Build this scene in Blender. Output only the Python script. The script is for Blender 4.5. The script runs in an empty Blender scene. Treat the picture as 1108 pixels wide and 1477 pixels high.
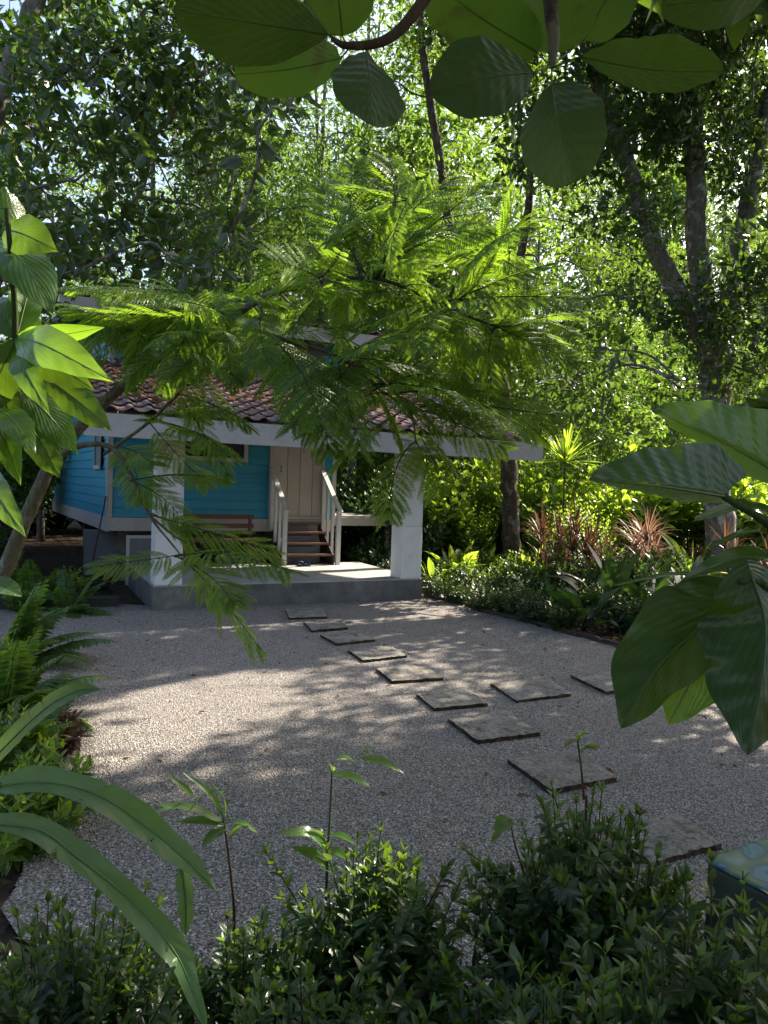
import bpy, math, random
import numpy as np
from mathutils import Matrix, Vector, Quaternion
R_ = math.radians
scene = bpy.context.scene
col = scene.collection

# ------------------------------------------------------------------ camera, sky, sun, exposure
FPX, CAMH = 1074.0, 1.8
_p, _r = R_(2.05), R_(2.0)
CF = np.array([0, math.cos(_p), -math.sin(_p)])
_U0 = np.array([0, math.sin(_p), math.cos(_p)])
_R0 = np.array([1.0, 0, 0])
CR = math.cos(_r) * _R0 + math.sin(_r) * _U0
CU = -math.sin(_r) * _R0 + math.cos(_r) * _U0
CAM = np.array([0, 0, CAMH])
cd = bpy.data.cameras.new("camera")
cam = bpy.data.objects.new("camera", cd)
col.objects.link(cam)
m4 = Matrix.Identity(4)
for i in range(3):
    m4[i][0], m4[i][1], m4[i][2], m4[i][3] = CR[i], CU[i], -CF[i], CAM[i]
cam.matrix_world = m4
cd.sensor_fit = 'VERTICAL'
cd.sensor_height = 36.0
cd.lens = 36.0 * FPX / 1477
cd.clip_start, cd.clip_end = 0.05, 2000
scene.camera = cam

SUN_EL, SUN_AZ = 40.0, 49.0
SUN = np.array([math.sin(R_(SUN_AZ)) * math.cos(R_(SUN_EL)), math.cos(R_(SUN_AZ)) * math.cos(R_(SUN_EL)), math.sin(R_(SUN_EL))])
sd = bpy.data.lights.new("sun", 'SUN')
sd.energy, sd.angle, sd.color = 5.0, R_(0.5), (1.0, 0.93, 0.80)
so = bpy.data.objects.new("sun", sd)
so.rotation_euler = Vector(SUN).to_track_quat('Z', 'Y').to_euler()
so.location = (6, 12, 30)
col.objects.link(so)
world = bpy.data.worlds.new("World")
scene.world = world
world.use_nodes = True
wt = world.node_tree
sky = wt.nodes.new('ShaderNodeTexSky')
sky.sky_type = 'NISHITA'
sky.sun_disc = False
sky.sun_elevation, sky.sun_rotation = R_(SUN_EL), R_(SUN_AZ)
sky.air_density, sky.dust_density, sky.ozone_density = 1.0, 2.5, 1.0
bg = wt.nodes['Background']
wt.links.new(sky.outputs[0], bg.inputs[0])
bg.inputs[1].default_value = 0.12
vs = scene.view_settings
vs.view_transform = 'Standard'
vs.look = 'None'
vs.exposure = 1.7
vs.gamma = 1.0
vs.use_white_balance = True
vs.white_balance_temperature = 6800
vs.white_balance_tint = 14
scene.render.engine = 'CYCLES'
cy = scene.cycles
cy.max_bounces, cy.diffuse_bounces, cy.glossy_bounces, cy.transmission_bounces, cy.transparent_max_bounces = 8, 5, 2, 5, 4
cy.caustics_reflective = cy.caustics_refractive = False
cy.sample_clamp_indirect = 4.0
cy.use_denoising = True
try:
    cy.denoiser = 'OPENIMAGEDENOISE'
    cy.denoising_input_passes = 'RGB_ALBEDO_NORMAL'
    cy.denoising_prefilter = 'ACCURATE'
except Exception:
    pass
scene.render.use_persistent_data = False

# ------------------------------------------------------------------ measuring helpers
def ray(x, y):
    return CF + CR * (x - 554) / FPX - CU * (y - 738.5) / FPX
def atz(x, y, z=0.0):                                   # where a line of sight meets height z
    d = ray(x, y)
    return CAM + d * (z - CAMH) / d[2]
def at(x, y, Y):                                        # where a line of sight reaches depth Y
    d = ray(x, y)
    return CAM + d * Y / d[1]
def nz(v):
    v = np.asarray(v, float)
    return v / max(np.linalg.norm(v), 1e-9)
def nzr(a):
    return a / np.maximum(np.linalg.norm(a, axis=-1, keepdims=True), 1e-9)

# ------------------------------------------------------------------ mesh gathering
class MB:
    def __init__(s):
        s.v, s.f, s.rn, s.lv, s.mi, s.sm, s.n = [], [], [], [], [], [], 0
    def add(s, V, F, rnd=0.5, lv=None, mat=0, smooth=False):
        V = np.asarray(V, float).reshape(-1, 3)
        k = len(V)
        if k == 0: return
        s.v.append(V)
        fl = [np.asarray(f, int) + s.n for f in F] if isinstance(F, list) else [np.asarray(F, int) + s.n]
        for f in fl:
            if f.ndim == 1: f = f[None]
            if len(f):
                s.f.append(f); s.mi.append(np.full(len(f), mat)); s.sm.append(np.full(len(f), smooth))
        r = np.asarray(rnd, float)
        s.rn.append(np.full(k, float(r)) if r.ndim == 0 else r.reshape(-1))
        s.lv.append(np.zeros((k, 3)) if lv is None else np.asarray(lv, float).reshape(-1, 3))
        s.n += k
    def mesh(s, name, mats):
        me = bpy.data.meshes.new(name)
        if not s.v: return me
        V = np.concatenate(s.v)
        me.vertices.add(len(V)); me.vertices.foreach_set('co', V.ravel())
        li = np.concatenate([f.ravel() for f in s.f])
        tot = np.concatenate([np.full(len(f), f.shape[1]) for f in s.f])
        me.loops.add(len(li)); me.loops.foreach_set('vertex_index', li.astype(np.int32))
        me.polygons.add(len(tot))
        st = np.concatenate([[0], np.cumsum(tot)[:-1]])
        me.polygons.foreach_set('loop_start', st.astype(np.int32))
        me.polygons.foreach_set('loop_total', tot.astype(np.int32))
        me.polygons.foreach_set('material_index', np.concatenate(s.mi).astype(np.int32))
        me.polygons.foreach_set('use_smooth', np.concatenate(s.sm).astype(bool))
        a = me.attributes.new('rnd', 'FLOAT', 'POINT'); a.data.foreach_set('value', np.concatenate(s.rn))
        a = me.attributes.new('lv', 'FLOAT_VECTOR', 'POINT'); a.data.foreach_set('vector', np.concatenate(s.lv).ravel())
        for m in (mats if isinstance(mats, (list, tuple)) else [mats]): me.materials.append(m)
        me.update(calc_edges=True); me.validate()
        return me
    def build(s, name, mats, parent=None, smooth=None):
        o = bpy.data.objects.new(name, s.mesh(name, mats))
        col.objects.link(o)
        if parent: o.parent = parent
        return o
    # shapes
    def box(s, lo, hi, rnd=0.5, mat=0, M=None):
        x0, y0, z0 = lo; x1, y1, z1 = hi
        V = np.array([[x0,y0,z0],[x1,y0,z0],[x1,y1,z0],[x0,y1,z0],[x0,y0,z1],[x1,y0,z1],[x1,y1,z1],[x0,y1,z1]], float)
        s.hexa(V, rnd, mat, M)
    def hexa(s, V, rnd=0.5, mat=0, M=None):
        V = np.asarray(V, float)
        if M is not None: V = V @ np.asarray(M)[:3, :3].T + np.asarray(M)[:3, 3]
        s.add(V, [[0,3,2,1],[4,5,6,7],[0,1,5,4],[1,2,6,5],[2,3,7,6],[3,0,4,7]], rnd, None, mat)
    def bar(s, a, b, w, t, up=(0,0,1), rnd=0.5, mat=0):
        a, b = np.asarray(a, float), np.asarray(b, float)
        d = nz(b - a); sx = nz(np.cross(d, up)); uz = np.cross(sx, d)
        c = [(-1,-1),(1,-1),(1,1),(-1,1)]
        V = [a + sx*i*w/2 + uz*j*t/2 for i, j in c] + [b + sx*i*w/2 + uz*j*t/2 for i, j in c]
        s.hexa(V, rnd, mat)
    def tube(s, P, r, sides=8, rnd=0.5, mat=0, cap=True):
        P = np.asarray(P, float); n = len(P)
        r = np.broadcast_to(np.asarray(r, float), (n,))
        T = nzr(np.gradient(P, axis=0))
        ref = np.array([1.0, 0, 0]) if abs(T[:, 0]).mean() < 0.7 else np.array([0, 1.0, 0])
        A = nzr(np.cross(T, ref)); B = np.cross(T, A)
        th = np.arange(sides) * 2 * math.pi / sides
        V = P[:, None] + r[:, None, None] * (np.cos(th)[None, :, None] * A[:, None] + np.sin(th)[None, :, None] * B[:, None])
        L = np.concatenate([[0], np.cumsum(np.linalg.norm(np.diff(P, axis=0), axis=1))])
        lv = np.stack([np.broadcast_to(np.cos(th), (n, sides)), np.broadcast_to(np.sin(th), (n, sides)), np.broadcast_to(L[:, None], (n, sides))], -1)
        i = np.arange(n - 1)[:, None] * sides; j = np.arange(sides)[None]; j2 = (j + 1) % sides
        F = np.stack([i + j, i + j2, i + sides + j2, i + sides + j], -1).reshape(-1, 4)
        fs = [F]
        if cap: fs += [np.arange(sides)[None, ::-1], (np.arange(sides) + (n - 1) * sides)[None]]
        s.add(V, fs, rnd, lv, mat, True)
    def inst(s, T, pos, d, nrm, sc, rnd, mat=0, smooth=False):
        """copies of a leaf template: +Y along d, +Z along nrm"""
        V, F = T
        N, k = len(pos), len(V)
        if N == 0: return
        d = nzr(np.asarray(d, float)); sx = nzr(np.cross(d, nrm)); nn = np.cross(sx, d)
        sc = np.broadcast_to(np.asarray(sc, float), (N,))
        W = pos[:, None] + sc[:, None, None] * (V[None, :, 0:1] * sx[:, None] + V[None, :, 1:2] * d[:, None] + V[None, :, 2:3] * nn[:, None])
        FF = (F[None] + (np.arange(N) * k)[:, None, None]).reshape(-1, F.shape[1])
        rnd = np.broadcast_to(np.asarray(rnd, float), (N,))
        lv = np.stack([np.broadcast_to(V[:, 0] / max(abs(V[:, 0]).max(), 1e-6), (N, k)), np.broadcast_to(V[:, 1], (N, k)), np.broadcast_to(rnd[:, None], (N, k))], -1)
        s.add(W, FF, np.repeat(rnd, k), lv, mat, smooth)

def empty(name, label, cat, loc=(0, 0, 0), rz=0.0, group=None):
    o = bpy.data.objects.new(name, None)
    o.empty_display_size = 0.1
    o.location = loc; o.rotation_euler = (0, 0, rz)
    col.objects.link(o)
    tag(o, label, cat, group)
    return o
def tag(o, label, cat, group=None):
    o['label'] = label; o['category'] = cat
    if group: o['group'] = group
    return o
def kind(o, k, label=None, cat=None):
    o['kind'] = k
    if label: o['label'] = label; o['category'] = cat
    return o
def copy_thing(src, loc, rz, sc, label, group=None, tilt=(0, 0)):
    r = src.copy(); col.objects.link(r)
    r.location = loc; r.rotation_euler = (tilt[0], tilt[1], rz); r.scale = (sc, sc, sc) if np.isscalar(sc) else sc
    r['label'] = label
    if group: r['group'] = group
    for ch in list(src.children):
        c = ch.copy(); col.objects.link(c); c.parent = r
        for g in list(ch.children):
            k = g.copy(); col.objects.link(k); k.parent = c
    return r

# ------------------------------------------------------------------ materials
class NT:
    def __init__(s, name):
        s.m = bpy.data.materials.new(name); s.m.use_nodes = True
        s.t = s.m.node_tree; s.b = s.t.nodes['Principled BSDF']; s.out = s.t.nodes['Material Output']
    def n(s, typ, **kw):
        x = s.t.nodes.new('ShaderNode' + typ)
        for k, v in kw.items():
            if k.startswith('i_'): x.inputs[k[2:].replace('_', ' ')].default_value = v
            else: setattr(x, k, v)
        return x
    def l(s, a, b): s.t.links.new(a, b); return b
    def math(s, op, a, b=0.0, clamp=False):
        x = s.t.nodes.new('ShaderNodeMath'); x.operation = op; x.use_clamp = clamp
        for i, v in enumerate((a, b)):
            if hasattr(v, 'links'): s.l(v, x.inputs[i])
            else: x.inputs[i].default_value = v
        return x.outputs[0]
    def mix(s, f, a, b, blend='MIX'):
        x = s.t.nodes.new('ShaderNodeMix'); x.data_type = 'RGBA'; x.blend_type = blend
        for sock, v in ((x.inputs[0], f), (x.inputs[6], a), (x.inputs[7], b)):
            if hasattr(v, 'links'): s.l(v, sock)
            elif np.isscalar(v): sock.default_value = v
            else: sock.default_value = (*v, 1)
        return x.outputs[2]
    def attr(s, name, out='Fac'):
        x = s.n('Attribute'); x.attribute_name = name; return x.outputs[out]
    def obj(s): return s.n('TexCoord').outputs['Object']
    def noise(s, sc, det=4, vec=None, rough=0.55, dist=0.0):
        x = s.n('TexNoise'); x.inputs['Scale'].default_value = sc; x.inputs['Detail'].default_value = det
        x.inputs['Roughness'].default_value = rough; x.inputs['Distortion'].default_value = dist
        s.l(vec if vec is not None else s.obj(), x.inputs['Vector'])
        return x.outputs['Fac']
    def ramp(s, f, stops):
        x = s.n('ValToRGB'); e = x.color_ramp.elements
        while len(e) < len(stops): e.new(0.5)
        for k, (p, c) in zip(e, stops):
            k.position = p; k.color = (*c, 1) if not np.isscalar(c) else (c, c, c, 1)
        s.l(f, x.inputs[0]); return x.outputs[0]
    def scale(s, v, k):
        x = s.n('Mapping'); x.inputs['Scale'].default_value = k; s.l(v, x.inputs['Vector']); return x.outputs[0]
    def bump(s, h, st=0.5, d=0.01):
        x = s.n('Bump'); x.inputs['Strength'].default_value = st; x.inputs['Distance'].default_value = d
        s.l(h, x.inputs['Height']); s.l(x.outputs[0], s.b.inputs['Normal']); return x.outputs[0]
    def fin(s, colr, rough=0.8, spec=0.3):
        if hasattr(colr, 'links'): s.l(colr, s.b.inputs['Base Color'])
        else: s.b.inputs['Base Color'].default_value = (*colr, 1)
        if hasattr(rough, 'links'): s.l(rough, s.b.inputs['Roughness'])
        else: s.b.inputs['Roughness'].default_value = rough
        s.b.inputs['Specular IOR Level'].default_value = spec
        return s.m

def leaf_mat(name, dark, light, trans, fac=0.45, rough=0.38, veins=None, spots=None, spec=0.5, bumpy=0.0):
    N = NT(name)
    r = N.attr('rnd')
    nf = N.noise(3.0, 2)
    base = N.mix(r, dark, light)
    tr = N.mix(r, tuple((0.38 if veins else 0.72) * c for c in trans), trans)
    if veins:
        lv = N.n('SeparateXYZ'); N.l(N.attr('lv', 'Vector'), lv.inputs[0])
        au = N.math('ABSOLUTE', lv.outputs[0])
        k, slope = veins
        ph = N.math('SUBTRACT', N.math('MULTIPLY', lv.outputs[1], k), N.math('MULTIPLY', N.math('POWER', au, 0.85), k * slope))
        fr = N.math('ABSOLUTE', N.math('SUBTRACT', N.math('FRACT', ph), 0.5))
        vm = N.math('MULTIPLY', N.math('SUBTRACT', 0.09, fr), 11.0, True)
        mid = N.math('MULTIPLY', N.math('SUBTRACT', 0.045, au), 30.0, True)
        vm = N.math('MAXIMUM', vm, mid, True)
        lf = tuple(min(1, c * 1.7 + 0.02) for c in light)
        base = N.mix(N.math('MULTIPLY', vm, 0.5), base, lf)
        tr = N.mix(N.math('MULTIPLY', vm, 0.55), tr, tuple(0.5 * c for c in trans))
        bm = N.math('ADD', N.math('MULTIPLY', fr, 1.0), N.math('MULTIPLY', N.noise(30, 3), 0.25))
        N.bump(bm, 0.35, 0.004)
    big = N.noise(9.0, 3)
    base = N.mix(N.math('MULTIPLY', N.math('SUBTRACT', big, 0.42), 1.2, True), base, tuple(0.6 * c for c in dark))
    tr = N.mix(N.math('MULTIPLY', N.math('SUBTRACT', big, 0.5), 1.6, True), tr, tuple(0.55 * c for c in trans))  # random mottling; on round leaves it imitates patches of light coming through
    if spots:
        sm = N.math('MULTIPLY', N.math('SUBTRACT', N.noise(spots[0], 4), spots[1]), 14.0, True)
        base = N.mix(sm, base, spots[2]); tr = N.mix(sm, tr, spots[2])
    N.fin(base, rough, spec)
    tb = N.n('BsdfTranslucent'); N.l(tr, tb.inputs['Color'])
    ms = N.n('MixShader'); ms.inputs[0].default_value = fac
    N.l(N.b.outputs[0], ms.inputs[1]); N.l(tb.outputs[0], ms.inputs[2]); N.l(ms.outputs[0], N.out.inputs['Surface'])
    return N.m

def bark_mat(name, c1, c2, lichen=None, sc=1.0):
    N = NT(name)
    v = N.scale(N.obj(), (9 * sc, 9 * sc, 2.2 * sc))
    n1 = N.noise(2.0, 6, v, 0.65)
    c = N.ramp(n1, [(0.3, c1), (0.7, c2)])
    if lichen:
        s_ = N.math('MULTIPLY', N.math('SUBTRACT', N.noise(4.5 * sc, 5, None, 0.7), 0.53), 12.0, True)
        c = N.mix(s_, c, lichen)
    N.bump(n1, 0.9, 0.02)
    return N.fin(c, 0.9, 0.15)

M = {}
M['canopy'] = leaf_mat('canopy leaf', (0.020, 0.050, 0.012), (0.055, 0.115, 0.022), (0.34, 0.56, 0.035), 0.42, 0.33)
M['canopy_dark'] = leaf_mat('dark canopy leaf', (0.014, 0.036, 0.012), (0.036, 0.080, 0.020), (0.17, 0.32, 0.03), 0.32, 0.28, None, None, 0.6)
M['canopy2'] = leaf_mat('pale canopy leaf', (0.028, 0.064, 0.015), (0.070, 0.135, 0.030), (0.29, 0.50, 0.055), 0.44, 0.36)
M['frond'] = leaf_mat('feathery leaflet', (0.030, 0.078, 0.012), (0.070, 0.145, 0.020), (0.40, 0.68, 0.035), 0.48, 0.45)
M['fern'] = leaf_mat('fern leaf', (0.030, 0.075, 0.018), (0.065, 0.135, 0.030), (0.28, 0.50, 0.04), 0.38, 0.42)
M['hedge'] = leaf_mat('hedge leaf', (0.007, 0.020, 0.007), (0.034, 0.082, 0.018), (0.28, 0.48, 0.04), 0.33, 0.30, (5, .5))
M['shrub'] = leaf_mat('bed leaf', (0.022, 0.055, 0.014), (0.065, 0.135, 0.022), (0.46, 0.70, 0.045), 0.48, 0.38)
M['lime'] = leaf_mat('lime leaf', (0.055, 0.115, 0.016), (0.110, 0.190, 0.028), (0.56, 0.80, 0.06), 0.52, 0.38)
M['dark'] = leaf_mat('dark bed leaf', (0.014, 0.038, 0.014), (0.030, 0.070, 0.020), (0.12, 0.26, 0.03), 0.28, 0.33, (11, .6))
M['red'] = leaf_mat('reddish strap leaf', (0.040, 0.032, 0.018), (0.085, 0.040, 0.026), (0.17, 0.075, 0.04), 0.42, 0.40)
M['pink'] = leaf_mat('pink ground leaf', (0.12, 0.075, 0.045), (0.24, 0.13, 0.095), (0.36, 0.20, 0.13), 0.42, 0.45)
M['litter'] = leaf_mat('dry leaf', (0.07, 0.038, 0.020), (0.19, 0.11, 0.055), (0.25, 0.14, 0.05), 0.25, 0.7)
M['round'] = leaf_mat('round leaf', (0.018, 0.050, 0.014), (0.050, 0.110, 0.026), (0.17, 0.30, 0.025), 0.5, 0.42, (8, .55), (14, 0.60, (0.10, 0.13, 0.02)))
M['broad'] = leaf_mat('broad leaf', (0.030, 0.085, 0.014), (0.070, 0.150, 0.022), (0.30, 0.55, 0.03), 0.46, 0.28, (10, .5))
M['giant'] = leaf_mat('giant leaf', (0.010, 0.034, 0.011), (0.036, 0.095, 0.018), (0.26, 0.50, 0.025), 0.42, 0.26, (9, .75), (7, 0.68, (0.10, 0.065, 0.02)))
M['paddle'] = leaf_mat('paddle leaf', (0.055, 0.120, 0.040), (0.085, 0.165, 0.055), (0.30, 0.52, 0.06), 0.36, 0.30, (42, .25), (22, 0.70, (0.07, 0.04, 0.02)))
M['rib'] = leaf_mat('leaf rib', (0.06, 0.12, 0.035), (0.10, 0.18, 0.05), (0.3, 0.5, 0.06), 0.3, 0.4)
M['bark'] = bark_mat('pale bark', (0.07, 0.06, 0.05), (0.21, 0.19, 0.155), (0.36, 0.36, 0.32))
M['bark_dark'] = bark_mat('dark bark', (0.030, 0.023, 0.018), (0.10, 0.075, 0.052), (0.17, 0.16, 0.12))
M['twig'] = bark_mat('green brown twig bark', (0.075, 0.070, 0.045), (0.17, 0.155, 0.10), (0.22, 0.21, 0.17), 3.0)
M['stem'] = bark_mat('green stem skin', (0.03, 0.05, 0.016), (0.07, 0.10, 0.035), None, 3.0)
M['redstem'] = bark_mat('red brown stem skin', (0.05, 0.025, 0.018), (0.12, 0.06, 0.04), None, 3.0)

def simple(name, c1, c2, sc=6.0, rough=0.8, bump=0.3, spec=0.3, stains=None, det=6):
    N = NT(name)
    n1 = N.noise(sc, det, None, 0.65)
    r = N.attr('rnd')
    c = N.ramp(n1, [(0.3, c1), (0.72, c2)])
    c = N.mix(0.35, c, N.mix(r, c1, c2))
    if stains:
        s_ = N.math('MULTIPLY', N.math('SUBTRACT', N.noise(stains[0], 6, None, 0.7), stains[1]), 6.0, True)
        c = N.mix(s_, c, stains[2])
    N.bump(n1, bump, 0.01)
    return N.fin(c, rough, spec)
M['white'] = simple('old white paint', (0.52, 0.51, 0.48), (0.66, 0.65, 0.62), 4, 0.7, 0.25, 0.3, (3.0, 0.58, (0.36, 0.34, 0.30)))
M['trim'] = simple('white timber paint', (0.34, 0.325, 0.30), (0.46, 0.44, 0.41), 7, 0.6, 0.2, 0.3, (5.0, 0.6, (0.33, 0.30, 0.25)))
M['blue'] = simple('turquoise paint', (0.016, 0.225, 0.330), (0.028, 0.285, 0.400), 5, 0.45, 0.2, 0.4, (2.2, 0.62, (0.02, 0.17, 0.23)))
M['greyboard'] = simple('grey board', (0.10, 0.11, 0.12), (0.16, 0.17, 0.18), 3, 0.7, 0.2)
M['rail'] = simple('grey white rail paint', (0.40, 0.40, 0.38), (0.52, 0.51, 0.48), 8, 0.5, 0.2, 0.4)
M['tread'] = simple('red brown timber', (0.07, 0.030, 0.020), (0.14, 0.060, 0.040), 8, 0.45, 0.3, 0.4)
M['darkwood'] = simple('dark timber', (0.025, 0.018, 0.014), (0.06, 0.045, 0.035), 8, 0.7, 0.3)
M['glass'] = simple('dark window glass', (0.02, 0.025, 0.028), (0.03, 0.035, 0.04), 2, 0.06, 0.0, 0.6)
M['black'] = simple('black rubber', (0.012, 0.012, 0.014), (0.03, 0.03, 0.032), 8, 0.5, 0.1)
M['sandal'] = simple('dark blue rubber', (0.010, 0.018, 0.05), (0.03, 0.06, 0.13), 8, 0.5, 0.1)
# weathered door timber, with the grain along z
N = NT('bare door timber'); v = N.scale(N.obj(), (22, 22, 1.2)); n1 = N.noise(2.2, 7, v, 0.65)
c = N.ramp(n1, [(0.28, (0.29, 0.27, 0.24)), (0.7, (0.46, 0.435, 0.395))]); c = N.mix(0.4, c, N.mix(N.attr('rnd'), (0.30, 0.275, 0.24), (0.50, 0.465, 0.42)))
N.bump(n1, 0.3, 0.006); M['door'] = N.fin(c, 0.75, 0.2)
# concrete
N = NT('stained concrete'); n1 = N.noise(2.4, 8, None, 0.7); n2 = N.noise(70, 3)
c = N.ramp(n1, [(0.28, (0.06, 0.058, 0.054)), (0.55, (0.14, 0.135, 0.125)), (0.8, (0.26, 0.25, 0.23))])
c = N.mix(N.math('MULTIPLY', n2, 0.35), c, (0.12, 0.115, 0.10)); N.bump(N.math('ADD', n1, N.math('MULTIPLY', n2, 0.35)), 0.5, 0.012)
M['concrete'] = N.fin(c, 0.9, 0.2)
N = NT('smooth cement floor'); n1 = N.noise(1.6, 8, None, 0.68)
c = N.ramp(n1, [(0.3, (0.26, 0.255, 0.24)), (0.7, (0.42, 0.41, 0.385))]); N.bump(N.noise(40, 4), 0.15, 0.005)
M['cement'] = N.fin(c, 0.55, 0.4)
# roof tiles
N = NT('weathered clay tile'); n1 = N.noise(5, 7, None, 0.7); n2 = N.noise(28, 4)
c = N.mix(N.attr('rnd'), (0.26, 0.125, 0.095), (0.20, 0.165, 0.16))
c = N.mix(N.math('MULTIPLY', N.math('SUBTRACT', n1, 0.50), 6, True), c, (0.15, 0.135, 0.13))
c = N.mix(N.math('MULTIPLY', N.math('SUBTRACT', n2, 0.58), 7, True), c, (0.33, 0.24, 0.20))
N.bump(n2, 0.4, 0.006); M['tile'] = N.fin(c, 0.75, 0.3)
# gravel
N = NT('pale pea gravel'); oc = N.obj()
wv = N.n('TexNoise'); wv.inputs['Scale'].default_value = 60; N.l(oc, wv.inputs['Vector'])
vo = N.n('TexVoronoi'); vo.inputs['Scale'].default_value = 105; N.l(oc, vo.inputs['Vector']); vo.inputs['Randomness'].default_value = 1.0
v2 = N.n('TexVoronoi'); v2.inputs['Scale'].default_value = 210; N.l(oc, v2.inputs['Vector'])
sx = N.n('SeparateColor'); N.l(vo.outputs['Color'], sx.inputs[0])
c = N.ramp(sx.outputs[0], [(0.0, (0.17, 0.155, 0.138)), (0.35, (0.32, 0.294, 0.265)), (0.7, (0.45, 0.415, 0.375)), (1.0, (0.62, 0.575, 0.525))])
gap = N.math('MULTIPLY', N.math('SUBTRACT', vo.outputs['Distance'], 0.42), 3.2, True)
c = N.mix(gap, c, (0.11, 0.095, 0.08))
patch = N.noise(0.9, 5, oc, 0.6)
c = N.mix(N.math('MULTIPLY', N.math('SUBTRACT', patch, 0.55), 2.0, True), c, (0.27, 0.235, 0.20))
h = N.math('SUBTRACT', 1.0, N.math('MULTIPLY', vo.outputs['Distance'], 1.6))
h = N.math('ADD', h, N.math('MULTIPLY', sx.outputs[1], 0.6)); h = N.math('SUBTRACT', h, N.math('MULTIPLY', v2.outputs['Distance'], 0.35))
N.bump(h, 1.0, 0.010); M['gravel'] = N.fin(c, 0.85, 0.25)
# soil with litter
N = NT('damp soil'); oc = N.obj(); n1 = N.noise(3, 8, oc, 0.7); vo = N.n('TexVoronoi'); vo.inputs['Scale'].default_value = 16; N.l(oc, vo.inputs['Vector'])
sx = N.n('SeparateColor'); N.l(vo.outputs['Color'], sx.inputs[0])
c = N.ramp(sx.outputs[0], [(0, (0.020, 0.014, 0.010)), (0.6, (0.055, 0.036, 0.022)), (1, (0.14, 0.085, 0.045))]); c = N.mix(n1, c, (0.035, 0.026, 0.018))
N.bump(N.math('ADD', vo.outputs['Distance'], n1), 0.9, 0.04); M['soil'] = N.fin(c, 0.95, 0.15)
# mossy paving
N = NT('mossy cast paving'); oc = N.obj(); n1 = N.noise(5, 8, oc, 0.72); n2 = N.noise(34, 5, oc, 0.7)
c = N.ramp(n1, [(0.3, (0.13, 0.122, 0.105)), (0.55, (0.25, 0.236, 0.205)), (0.8, (0.36, 0.342, 0.305))])
c = N.mix(N.math('MULTIPLY', N.math('SUBTRACT', N.noise(9, 6, oc, 0.75), 0.54), 9, True), c, (0.050, 0.050, 0.022))
c = N.mix(N.math('MULTIPLY', N.math('SUBTRACT', n2, 0.50), 6, True), c, (0.075, 0.060, 0.042)); N.bump(N.math('ADD', n1, n2), 0.8, 0.012)
M['paving'] = N.fin(c, 0.9, 0.2)
# glazed swirl
N = NT('poured glossy paint'); oc = N.obj(); n1 = N.noise(4.2, 4, oc, 0.5, 2.6)
c = N.ramp(n1, [(0.30, (0.17, 0.24, 0.22)), (0.40, (0.09, 0.16, 0.13)), (0.46, (0.08, 0.13, 0.035)), (0.50, (0.03, 0.12, 0.12)), (0.56, (0.02, 0.06, 0.13)), (0.62, (0.05, 0.19, 0.21)), (0.70, (0.02, 0.06, 0.20)), (0.8, (0.20, 0.30, 0.28))])
M['glaze'] = N.fin(c, 0.22, 0.4)
M['post'] = simple('dark weathered post', (0.018, 0.022, 0.018), (0.05, 0.055, 0.045), 9, 0.7, 0.4)
for k in ('gravel', 'soil', 'paving'): pass

# ------------------------------------------------------------------ leaf templates (unit length along +Y)
def leaf6(w, fold=0.16, droop=0.12):
    a, b = 0.34, 0.70
    z = lambda t: -droop * t * t
    V = np.array([[0,0,0],[w/2,a,z(a)+fold*w/2],[w*.38,b,z(b)+fold*w*.38],[0,1,z(1)],[-w*.38,b,z(b)+fold*w*.38],[-w/2,a,z(a)+fold*w/2]])
    return V, np.array([[0,1,2,3],[0,3,4,5]])
def leafn(w, prof, fold=0.2, droop=0.25, n=5, wave=0.0):
    t = np.linspace(0, 1, n + 1); wd = np.array([prof(x) for x in t]) * w / 2
    z = -droop * t ** 2
    V = np.stack([np.stack([-wd, t, z + fold * wd + wave * np.sin(t * 14) * wd], 1), np.stack([0 * t, t, z], 1), np.stack([wd, t, z + fold * wd + wave * np.cos(t * 13) * wd], 1)], 1).reshape(-1, 3)
    F = []
    for i in range(n):
        a = 3 * i
        F += [[a, a+1, a+4, a+3], [a+1, a+2, a+5, a+4]]
    return V, np.array(F)
def merge(T, pos, d, nrm, sc):
    V, F = T; N, k = len(pos), len(V)
    d = nzr(np.asarray(d, float)); sx = nzr(np.cross(d, nrm)); nn = np.cross(sx, d)
    sc = np.broadcast_to(np.asarray(sc, float), (N,))
    W = pos[:, None] + sc[:, None, None] * (V[None, :, 0:1] * sx[:, None] + V[None, :, 1:2] * d[:, None] + V[None, :, 2:3] * nn[:, None])
    return W.reshape(-1, 3), (F[None] + (np.arange(N) * k)[:, None, None]).reshape(-1, F.shape[1])
P_ELL = lambda t: math.sqrt(max(0, 1 - (2 * t - 1) ** 2)) if 0 < t < 1 else 0.0
P_LANCE = lambda t: (math.sin(math.pi * min(1, t ** 0.8))) ** 0.9 if 0 < t < 1 else 0.0
P_OBOV = lambda t: (math.sin(math.pi * t ** 1.25)) ** 0.62 if 0 < t < 1 else 0.0
P_BROAD = lambda t: (math.sin(math.pi * t ** 0.85)) ** 0.7 * (1 if t < .8 else 1 - (t - .8) * 1.2) if 0 < t < 1 else 0.0
P_STRAP = lambda t: min(1, 0.55 + 1.5 * t) * (1 - t ** 3.0)
P_HEART = lambda t: (max(0, 1 - t) ** 0.62) * (min(1, 0.25 + t * 5.0) ** 0.6) * 1.05
P_ACUM = lambda t: (math.sin(math.pi * t ** .88) ** .78) * (1 if t < .82 else 1 - ((t - .82) / .18) ** 1.0 * .55) if 0 < t < 1 else 0.0
P_PADDLE = lambda t: min(1, (t * 7 + 0.08)) ** 0.7 * (1 - max(0, (t - .55) / .45) ** 2.2)

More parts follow.
